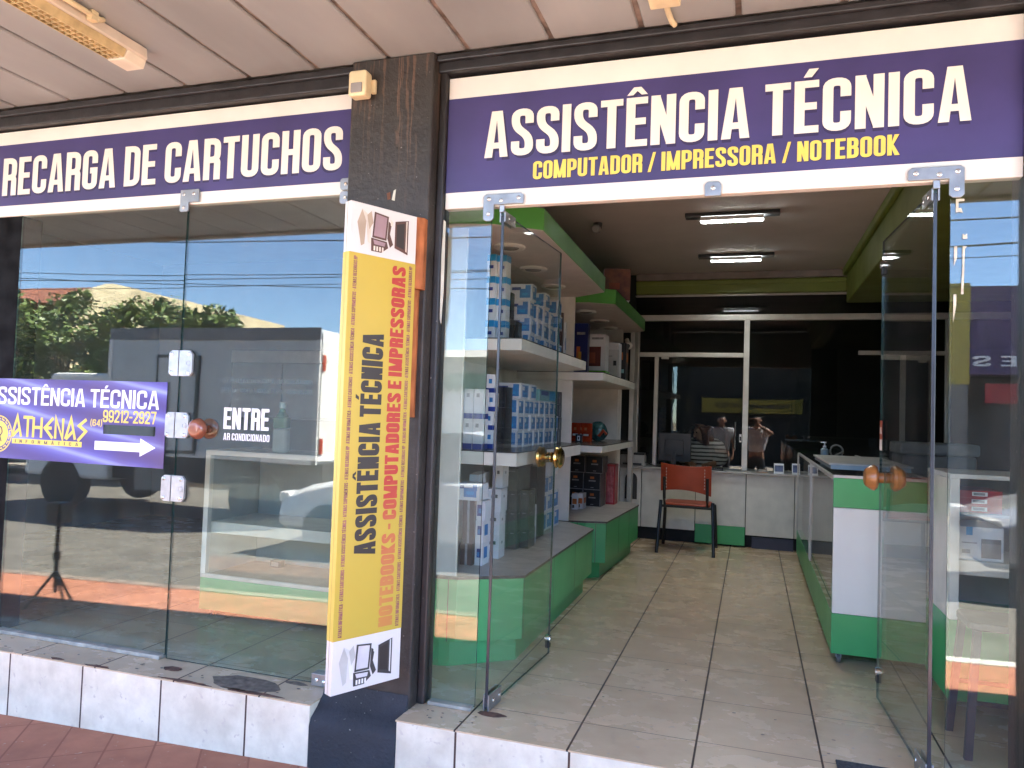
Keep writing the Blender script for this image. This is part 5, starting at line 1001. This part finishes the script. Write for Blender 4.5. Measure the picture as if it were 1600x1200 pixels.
b = MB(); b.box(-2.5, 9, -19, -13.6, -.5, 3.9, pm('shop_render', (.022, .024, .022), .85, .1, 2)); b.build('wall', ps)
b = MB(); b.box(3.85, 9, -13.6, -12.9, 2.25, 3.9, PUR); b.build('fascia', ps)
b = MB(); b.box(3.3, 3.84, -13.6, -12.85, 2.05, 3.95, YC); b.box(3.32, 3.82, -13.6, -12.87, -.3, 2.049, pm('column_grey', (.22, .21, .20), .8, .1)); b.build('pillar', ps)
b = MB(); letters(b, 'TES', (5.05, -12.88, 2.40), -X3, Z3, .20, 1.15, WL, W=.62, s=.18, gap=.35); b.build('lettering', ps)
b = MB(); b.box(-2.4, 2.9, -13.59, -13.55, -.2, 2.3, pm('shutter_dark', (.02, .02, .02), .8, .2, 12)); b.box(3.6, 8.8, -13.59, -13.55, -.2, 2.2, pm('shop_dim', (.09, .085, .08), .6, .3, 3)); b.build('shop_opening', ps)
b = MB(); b.box(4.15, 4.75, -13.1, -13.05, 1.72, 2.08, BXR); b.build('red_sign', ps)
bn = thing('street_banner', 'long yellow banner on the dark shop front across the street', 'banner', (0, -13.4, 1.6))
b = MB(); b.box(-1.62, 1.55, -13.2, -13.17, 1.50, 1.98, pm('banner_yellow', (.26, .21, .03), .6, .08)); b.build('sheet', bn)
b = MB(); letters(b, 'O MELHOR SERVIÇO PARA VOCÊ!', (1.15, -13.165, 1.66), -X3, Z3, .16, 2.3, BLK); b.build('lettering', bn)
# street trees
LEAF = pm('leaf_green', (.15, .20, .045), .5, .3, 1.2, col2=(.06, .11, .022)); BARK = pm('bark', (.10, .075, .05), .9, .3, 12, .8)
def tree(label, x, y, h, r, seed):
    rn = random.Random(seed); z0 = -.3
    t = thing('street_tree', label, 'tree', (x, y, z0), 'street trees opposite')
    b = MB(); b.tube([(x, y, z0), (x+.05, y, z0+h*.22), (x-.03, y+.04, z0+h*.42)], [.13, .10, .08], BARK, 10)
    cl = []
    for i in range(9):
        a = rn.uniform(0, 2*pi); q = Vector((x+cos(a)*r*.55*rn.random(), y+sin(a)*r*.55*rn.random(), z0+h*rn.uniform(.55, .82)))
        b.tube([(x-.03, y+.04, z0+h*.38), (Vector((x, y, z0+h*.45))+q)/2, q], [.05, .035, .012], BARK, 6)
    b.build('trunk', t, smooth=True)
    b = MB(); vs = []; fs = []
    for k in range(46):
        a = rn.uniform(0, 2*pi); ph = rn.uniform(-.55, 1); rr = r*(1-max(0, ph)**2*.45)*rn.uniform(.35, 1)
        c = Vector((x+cos(a)*rr, y+sin(a)*rr*.8, z0+h*.62+ph*h*.33)); s = rn.uniform(.22, .42)*r*.6
        for i in range(95):
            d = Vector((rn.gauss(0, 1), rn.gauss(0, 1), rn.gauss(0, .8))).normalized()*s*rn.uniform(.55, 1.1)
            p = c+d; u = Vector((rn.gauss(0, 1), rn.gauss(0, 1), rn.gauss(0, .5))).normalized(); w = d.cross(u)
            if w.length < 1e-4: continue
            w.normalize(); l = rn.uniform(.07, .12); o = len(vs)
            vs += [p-u*l, p+w*l*.45, p+u*l, p-w*l*.45]; fs.append((o, o+1, o+2, o+3))
    b.add(vs, fs, LEAF); b.build('crown', t)
tree('leafy green street tree nearest the tiled house', -16.0, -10.9, 4.15, 1.75, 1); tree('leafy green street tree in the middle of the row behind truck', -13.6, -10.8, 4.0, 1.6, 2); tree('smaller leafy green street tree at the truck end of the row', -11.9, -11.0, 3.75, 1.15, 3); tree('leafy green street tree far along the street past the house', -18.8, -10.8, 4.1, 1.7, 4)
TYRE = pm('tyre_rubber', (.02, .02, .02), .8, .2, 20); RIM = pm('wheel_rim', (.42, .42, .43), .35, .1, metal=.6)
def wheel(par, x, y, z, r, w, side):
    b = MB(); b.lathe([(r*.62, -w/2), (r*.95, -w/2), (r, -w*.3), (r, w*.3), (r*.95, w/2), (r*.62, w/2)], (x, y, z), (0, side, 0), TYRE, 28); t = b.build('wheel', par, smooth=True, loc=(x, y, z))
    b = MB(); b.lathe([(r*.61, -w*.3), (r*.6, w*.42), (r*.45, w*.30), (r*.15, w*.40), (r*.05, w*.42)], (x, y, z), (0, side, 0), RIM, 20); b.build('rim', t, smooth=True)
# box truck
tg = -.55; TS = pm('truck_shaded_side', (.54, .58, .60), .5, .06, 2); TW = pm('truck_white', (.78, .77, .74), .5, .05, 2)  # side coloured greyer than the white rear, shade put into its paint
tk = thing('box_truck', 'white box truck, its side greyed for shade, parked across the street', 'truck', (-8, -7.3, tg))
b = MB(); b.box(-9.7, -5.9, -8.3, -6.3, tg+.95, tg+2.9, TS); b.build('cargo_box', tk, bevel=.03)
b = MB(); b.box(-9.71, -5.89, -6.305, -6.285, tg+2.74, tg+2.92, pm('truck_trim', (.16, .17, .19), .5)); b.box(-9.71, -9.64, -6.3, -6.285, tg+.95, tg+2.74, TW); b.box(-5.96, -5.885, -6.31, -6.285, tg+.95, tg+2.74, TW); b.box(-9.7, -5.9, -6.3, -6.285, tg+.95, tg+1.05, TW); b.build('edge_trim', tk)
b = MB(); b.box(-5.898, -5.88, -8.25, -6.34, tg+1.0, tg+2.85, TW); b.build('rear_door', tk, bevel=.004)
b = MB()
for zz in (1.1, 2.3): b.box(-5.879, -5.86, -6.42, -6.35, tg+zz, tg+zz+.22, REDP)
b.build('tail_light', tk)
b = MB(); b.box(-8.75, -7.95, -6.30, -6.27, tg+1.0, tg+2.5, pm('door_frame', (.05, .05, .05), .5)); b.box(-8.70, -8.0, -6.30, -6.262, tg+1.05, tg+2.45, TS); b.build('side_door', tk, bevel=.004)
b = MB(); b.box(-9.9, -5.9, -8.1, -6.5, tg+.55, tg+.949, NEARBLACK); b.box(-9.2, -8.6, -6.6, -6.4, tg+.4, tg+.8, pm('tank', (.2, .2, .2), .4)); b.build('chassis', tk)
b = MB(); b.prism([(-11.5, tg+.5), (-9.75, tg+.5), (-9.75, tg+2.2), (-11.0, tg+2.2), (-11.45, tg+1.35)], -8.2, -6.4, TW, 'y'); b.build('cab', tk, bevel=.06)
b = MB(); b.box(-10.95, -10.1, -6.41, -6.39, tg+1.35, tg+2.05, pm('dark_window', (.04, .05, .06), .2)); b.build('window', tk)
for x in (-10.7, -7.0):
    for y, s_ in ((-6.5, 1), (-8.1, -1)): wheel(tk, x, y, tg+.41, .41, .26, s_)
# cars: a lofted shell with separate dark glass, lamps and wheels
def car(name, label, x0, yc, zg, paint, L=3.9, flip=1):
    t = thing(name, label, 'car', (x0+L/2, yc, zg))
    prof = [(0, .32, .50, .62), (.06, .26, .66, .74), (.45, .24, .80, .80), (1.05, .22, .92, .82), (1.7, .22, .96, .83), (2.6, .22, .98, .83), (3.4, .24, .98, .82), (3.75, .26, .92, .78), (3.9, .34, .62, .66)]
    vs = []; fs = []
    for x, zb, zt, hw in prof:
        x = x*L/3.9; X_ = x0+(x if flip > 0 else L-x)
        for y, z in ((-hw, zb+.08), (-hw*1.0, (zb+zt)/2), (-hw*.94, zt-.06), (-hw*.8, zt), (hw*.8, zt), (hw*.94, zt-.06), (hw, (zb+zt)/2), (hw, zb+.08), (hw*.8, zb), (-hw*.8, zb)): vs.append((X_, yc+y, zg+z))
    n = 10
    for i in range(len(prof)-1):
        for k in range(n): j = (k+1) % n; fs.append((i*n+k, i*n+j, i*n+n+j, i*n+n+k))
    fs += [tuple(range(n)), tuple((len(prof)-1)*n+k for k in range(n))]
    b = MB(); b.add(vs, fs, paint)
    cab = [(.95, .9, .72, 0), (1.55, 1.40, .58, 1), (2.3, 1.47, .60, 1), (3.1, 1.40, .58, 1), (3.55, .96, .68, 0)]
    v2 = []
    for x, z, hw, _ in cab:
        x = x*L/3.9; X_ = x0+(x if flip > 0 else L-x); v2 += [(X_, yc-hw, zg+z), (X_, yc+hw, zg+z)]
    b.add(v2, [(2, 3, 5, 4), (4, 5, 7, 6)], paint)
    b.build('body', t, smooth=True, bevel=.02)
    b = MB(); DW = pm('car_glass', (.02, .025, .03), .08, .1)
    base_z = .93; c = lambda k, s_: Vector(v2[2*k+s_])
    low = lambda k, s_: Vector((c(k, s_).x, yc+(-.74 if s_ == 0 else .74), zg+base_z))
    for s_ in (0, 1):
        b.add([c(0, s_), low(1, s_), c(1, s_)], [(0, 1, 2)], DW)
        for k in (1, 2): b.add([low(k, s_), low(k+1, s_), c(k+1, s_), c(k, s_)], [(0, 1, 2, 3)], DW)
        b.add([low(3, s_), c(4, s_), c(3, s_)], [(0, 1, 2)], DW)
    b.add([c(0, 0), c(0, 1), c(1, 1), c(1, 0)], [(0, 1, 2, 3)], DW); b.add([c(3, 0), c(3, 1), c(4, 1), c(4, 0)], [(0, 1, 2, 3)], DW)
    b.build('window', t)
    for x in (.75, 3.12):
        for s_ in (-1, 1): X_ = x0+(x*L/3.9 if flip > 0 else L-x*L/3.9); wheel(t, X_, yc+s_*.74, zg+.30, .30, .19, s_)
    for s_ in (-1, 1):
        X_ = x0+.06 if flip > 0 else x0+L-.06; b = MB(); b.box(X_-.05, X_+.10, yc+s_*.56-.14, yc+s_*.56+.14, zg+.58, zg+.70, pm('lamp_clear', (.7, .7, .7), .1)); b.build('headlight', t, bevel=.03)
        X_ = x0+L-.03 if flip > 0 else x0+.03; b = MB(); b.box(X_-.07, X_+.04, yc+s_*.66-.08, yc+s_*.66+.08, zg+.68, zg+.90, REDP); b.build('tail_light', t, bevel=.02)
    return t
CW = pm('car_white', (.74, .74, .74), .25, .03, 2, coat=.6); CS = pm('car_silver', (.50, .51, .53), .25, .05, 2, metal=.4, coat=.6)
car('parked_car', 'white hatchback parked at the kerb to the left', -5.3, -5.3, -.47, CW, 3.8, 1)
car('parked_car', 'silver grey hatchback parked at the kerb to the right', 2.0, -5.5, -.28, CS, 3.9, 1)
# overhead wires and poles
PO = pm('concrete_pole', (.36, .34, .31), .85, .1, 4)
for x, lb in ((-26, 'concrete utility pole far to the left across the street'), (20, 'concrete utility pole to the right across the street')):
    b = MB(); b.tube([(x, -9.4, -.6), (x, -9.4, 7.5)], [.16, .11], PO, 14); b.box(x-.05, x+.05, -10.1, -8.3, 4.9, 5.0, PO); tag(b.build('utility_pole', loc=(x, -9.4, -.5), smooth=True), lb, 'utility pole')
for y, z0, z1, sag, r_ in ((-8.5, 5.2, 4.6, .8, .011), (-8.9, 4.2, 4.9, .9, .008), (-9.4, 5.9, 5.3, 1.0, .012), (-9.5, 4.6, 3.6, .7, .008), (-9.7, 6.1, 6.6, .9, .010), (-9.3, 4.7, 5.2, 1.2, .008), (-9.6, 5.0, 5.5, .6, .006), (-9.8, 3.9, 4.5, .5, .007)):
    b = MB(); b.tube([(-26+46*i/24, y, z0+(z1-z0)*i/24-sag*(1-((i-12)/12)**2)) for i in range(25)], r_, NEARBLACK, 6)
    tag(b.build('overhead_wire', loc=(-3, y, z0)), 'thin dark overhead wire strung along the street', 'wire', 'overhead wires')
sp_ = thing('speaker_stand', 'small black speaker on a thin tripod standing on the pavement', 'speaker', (-4.92, -1.36, -.335))
zf = -.335; b = MB(); b.cyl((-4.92, -1.36, zf+.12), (-4.92, -1.36, zf+.64), .016, BLACK, 12); b.cyl((-4.92, -1.36, zf+.36), (-4.92, -1.36, zf+.42), .028, BLACK, 12); b.build('pole', sp_)
for a in (.3, 2.4, 4.5):
    b = MB(); b.tube([(-4.92, -1.36, zf+.28), (-4.92+.19*cos(a), -1.36+.19*sin(a), zf+.008)], .011, BLACK, 8); b.build('leg', sp_)
b = MB(); b.box(-4.985, -4.855, -1.42, -1.30, zf+.64, zf+.79, BLACK); b.build('speaker_box', sp_, bevel=.012)

# ------------------------------------------------------------------ people
def skinned(name, nodes, edges, mat, par, org, sub=2):
    me = bpy.data.meshes.new(name); me.from_pydata([tuple(Vector(p)-org) for p, r in nodes], edges, []); me.materials.append(mat)
    o = bpy.data.objects.new(name, me); COL.objects.link(o); o.parent = par; ORG[o] = org
    o.modifiers.new('skin', 'SKIN'); 
    if not me.skin_vertices: me.skin_vertices.new()
    for i, (p, r) in enumerate(nodes):
        sv = me.skin_vertices[0].data[i]; sv.radius = (r, r) if not isinstance(r, tuple) else r; sv.use_root = (i == 0)
    s_ = o.modifiers.new('sub', 'SUBSURF'); s_.levels = sub; s_.render_levels = sub
    me.polygons.foreach_set('use_smooth', [True]*len(me.polygons)) if me.polygons else None
    return o
SKIN = pm('skin', (.36, .19, .12), .5, .1, 10); HAIRK = pm('hair_dark', (.018, .013, .010), .5, .3, 60); SHIRTW = pm('shirt_white', (.72, .72, .72), .8, .05); DENIM = pm('trousers_dark', (.03, .035, .05), .8, .2, 30)
def fingers(nodes, edges, hi, hand, d, side, curl):
    """four unequal fingers and a thumb that leaves the side of the palm"""
    hand, d, side, curl = map(Vector, (hand, d, side, curl)); d.normalize(); side.normalize(); curl.normalize()
    for k, L in enumerate((.060, .072, .068, .052)):
        s0 = hand+d*.045+side*(.027-.018*k); n = len(nodes)
        nodes += [(s0, .0095), (s0+d*L*.5+curl*.012, .0085), (s0+d*L*.75+curl*.035, .0075)]; edges += [(hi, n), (n, n+1), (n+1, n+2)]
    n = len(nodes); s0 = hand+side*.036+d*.005; nodes += [(s0, .012), (s0+side*.022+d*.03+curl*.012, .009)]; edges += [(hi, n), (n, n+1)]
def person(label, root, J, shirt, stripes=None, hair='short', legs=True, hmat=None):
    R = Vector(root); t = thing('person', label, 'person', root)
    g = lambda k: R+Vector(J[k])
    nodes = [(g('pelvis'), .13), (g('waist'), .115), (g('chest'), (.15, .11)), (g('collar'), .075), (g('neck'), .052), (g('chin'), .060), (g('face'), .082), (g('crown'), .070)]
    edges = [(0, 1), (1, 2), (2, 3), (3, 4), (4, 5), (5, 6), (6, 7)]
    for s_ in ('L', 'R'):
        i = len(nodes); nodes += [(g('sh'+s_), .062), (g('el'+s_), .045), (g('wr'+s_), .028), (g('ha'+s_), (.034, .018))]; edges += [(2, i), (i, i+1), (i+1, i+2), (i+2, i+3)]
        dr = (Vector(J['ha'+s_])-Vector(J['wr'+s_])); fingers(nodes, edges, i+3, g('ha'+s_), dr, J['side'+s_], J['curl'+s_])
        if legs: i = len(nodes); nodes += [(g('hip'+s_), .085), (g('kn'+s_), .058), (g('an'+s_), .040), (g('to'+s_), .035)]; edges += [(0, i), (i, i+1), (i+1, i+2), (i+2, i+3)]
    skinned('body', nodes, edges, SKIN, t, R)
    sn = [(g('waist')-Z3*.12, (.19, .16)), (g('waist')+Z3*.02, (.185, .155)), (g('chest'), (.205, .165)), (g('collar')+Z3*.015, .10)]; se = [(0, 1), (1, 2), (2, 3)]
    for s_ in ('L', 'R'):
        i = len(sn); sh, el = g('sh'+s_), g('el'+s_); q = el if stripes else sh.lerp(el, .62); sn += [(sh, .095), (q, .072)]; se += [(2, i), (i, i+1)]
        if stripes: sn.append((g('wr'+s_).lerp(el, .2), .042)); se.append((i+1, i+2))
    skinned('shirt', sn, se, shirt, t, R)
    if legs:
        tn = [(g('pelvis')+Z3*.06, (.15, .12)), (g('pelvis'), (.15, .125))]; te = [(0, 1)]
        for s_ in ('L', 'R'): i = len(tn); tn += [(g('hip'+s_), .10), (g('kn'+s_), .075), (g('an'+s_)+Z3*.03, .058)]; te += [(1, i), (i, i+1), (i+1, i+2)]
        skinned('trousers', tn, te, DENIM, t, R)
        for s_ in ('L', 'R'): skinned('shoe', [(g('an'+s_)-Z3*.02, .05), (g('to'+s_), .045)], [(0, 1)], BLACK, t, R, 2)
    f = Vector(J['look']).normalized(); sd = f.cross(Z3).normalized(); fc = g('face'); b = MB()
    for s_ in (-1, 1): b.lathe([(.001, -.004), (.012, 0), (.006, .006)], fc+f*.070+sd*.030*s_+Z3*.012, f, pm('eye_dark', (.03, .02, .02), .2), 10)
    b.build('eye', t); b = MB(); b.lathe([(.004, .03), (.012, .0), (.016, -.016), (.004, -.022)], fc+f*.079-Z3*.012, (0, 0, 1), SKIN, 10); b.build('nose', t, smooth=True)
    b = MB(); b.fbox(fc+f*.062-sd*.022-Z3*.050, sd*.044, f*.012, Z3*.009, pm('lip', (.26, .09, .08), .5)); b.build('mouth', t, bevel=.004)
    b = MB()
    for s_ in (-1, 1): b.lathe([(.004, -.02), (.020, -.012), (.022, .012), (.006, .022)], fc+sd*.082*s_, (0, .2, 1), SKIN, 10)
    b.build('ear', t, smooth=True)
    hn = [(g('crown')+Z3*.018-f*.02, .092), (fc-f*.04+Z3*.04, .094)]; he = [(0, 1)]
    if hair == 'long': hn += [(g('neck')-f*.06, .075), (g('chest')-f*.10+Z3*.06, .055)]; he += [(1, 2), (2, 3)]; hn += [(fc+sd*.075-f*.0+Z3*.0, .040), (g('collar')+sd*.085+f*.02, .035), (fc-sd*.075+Z3*.0, .040), (g('collar')-sd*.085+f*.02, .035)]; he += [(0, 4), (4, 5), (0, 6), (6, 7)]
    else: hn += [(fc-f*.05-Z3*.03, .062)]; he += [(1, 2)]
    skinned('hair', hn, he, hmat or HAIRK, t, R)
    return t
zr = gz(0)-.14
PJ = dict(pelvis=(0, 0, .90), waist=(0, .01, 1.05), chest=(0, .02, 1.27), collar=(0, .025, 1.40), neck=(0, .03, 1.46), chin=(0, .06, 1.52), face=(0, .06, 1.59), crown=(0, .04, 1.66), look=(0, 1, 0),
    shL=(-.19, .02, 1.37), elL=(-.31, .20, 1.36), wrL=(-.20, .318, 1.50), haL=(-.18, .332, 1.556), sideL=(1, 0, 0), curlL=(.5, -.3, 0), shR=(.19, .02, 1.37), elR=(.30, .20, 1.34), wrR=(.03, .318, 1.50), haR=(.005, .332, 1.556), sideR=(-1, 0, 0), curlR=(-.5, -.3, 0),
    hipL=(-.09, 0, .84), knL=(-.10, .02, .48), anL=(-.11, -.01, .09), toL=(-.125, .13, .045), hipR=(.09, 0, .84), knR=(.10, .02, .48), anR=(.11, -.01, .09), toR=(.125, .13, .045))
person('person in a white t-shirt raising a phone in both hands to photograph the shop', (0.10, -3.30, zr), PJ, SHIRTW)
pf = tag(MB().box(-.075, .085, -2.968, -2.958, zr+1.535, zr+1.61, BLACK).build('phone', loc=(0, -2.96, zr+1.57), bevel=.003), 'dark phone held up in both hands by the photographer', 'phone')
BJ = dict(PJ); BJ.update(elL=(-.25, .04, 1.10), wrL=(-.22, .16, .90), haL=(-.215, .20, .83), sideL=(.3, 1, 0), curlL=(1, 0, 0), elR=(.25, .02, 1.10), wrR=(.23, .12, .88), haR=(.225, .15, .81), sideR=(-.3, 1, 0), curlR=(-1, 0, 0))
person('person in a pale grey shirt standing beside the white hatchback', (-.62, -4.25, gz(-.6)-.14), BJ, pm('shirt_grey', (.50, .52, .54), .8, .08), hair='short')
def stripemat():
    m_, t_, ns, ln, bb = base('striped_cloth'); tc = N(ns, 'ShaderNodeTexCoord'); w = N(ns, 'ShaderNodeTexWave', bands_direction='Z'); w.inputs['Scale'].default_value = 7.5; w.inputs['Distortion'].default_value = 1.2
    ln.new(tc.outputs['Object'], w.inputs[0]); r = ramp(ns, [(.30, (.06, .05, .05)), (.40, (.55, .52, .50))]); ln.new(w.outputs[0], r.inputs[0]); ln.new(r.outputs[0], bb.inputs['Base Color']); bb.inputs['Roughness'].default_value = .85; return m_
WJ = dict(pelvis=(0, 0, .50), waist=(0, -.01, .64), chest=(0, -.04, .84), collar=(0, -.06, .96), neck=(0, -.08, 1.01), chin=(-.05, -.13, 1.05), face=(-.035, -.12, 1.11), crown=(0, -.10, 1.18), look=(-.75, -.6, -.45),
    shL=(-.165, -.05, .94), elL=(-.20, -.16, .79), wrL=(-.13, -.33, .765), haL=(-.11, -.39, .768), sideL=(1, 0, 0), curlL=(0, -.3, -1), shR=(.165, -.05, .94), elR=(.20, -.14, .79), wrR=(.10, -.32, .765), haR=(.075, -.38, .768), sideR=(-1, 0, 0), curlR=(0, -.3, -1),
    hipL=(-.09, -.04, .49), knL=(-.11, -.40, .50), anL=(-.11, -.42, .10), toL=(-.11, -.53, .045), hipR=(.09, -.04, .49), knR=(.11, -.40, .50), anR=(.11, -.42, .10), toR=(.11, -.53, .045))
person('person with long dark hair in a striped top seated behind the service counter', (-.50, 5.52, 0), WJ, stripemat(), stripes=True, hair='long', hmat=pm('hair_auburn', (.10, .032, .016), .5, .3, 60))
of = thing('office_chair', 'dark office chair with a tall back behind the service counter', 'chair', (-.50, 5.6, 0)); b = MB(); b.prism(rrect(-.72, -.28, 5.33, 5.80, .06), .40, .455, BLACK); b.build('seat', of, bevel=.02)
b = MB(); b.prism(rrect(-.72, -.28, .52, 1.16, .10), 5.78, 5.85, BLACK, 'y'); b.build('backrest', of, bevel=.02); b = MB(); b.cyl((-.5, 5.56, .06), (-.5, 5.56, .40), .03, BLACK, 12); b.build('column', of)
b = MB()
for k in range(5): b.tube([(-.5, 5.56, .08), (-.5+.27*cos(k*1.2566), 5.56+.27*sin(k*1.2566), .03)], .022, BLACK, 8)
b.build('star_base', of)
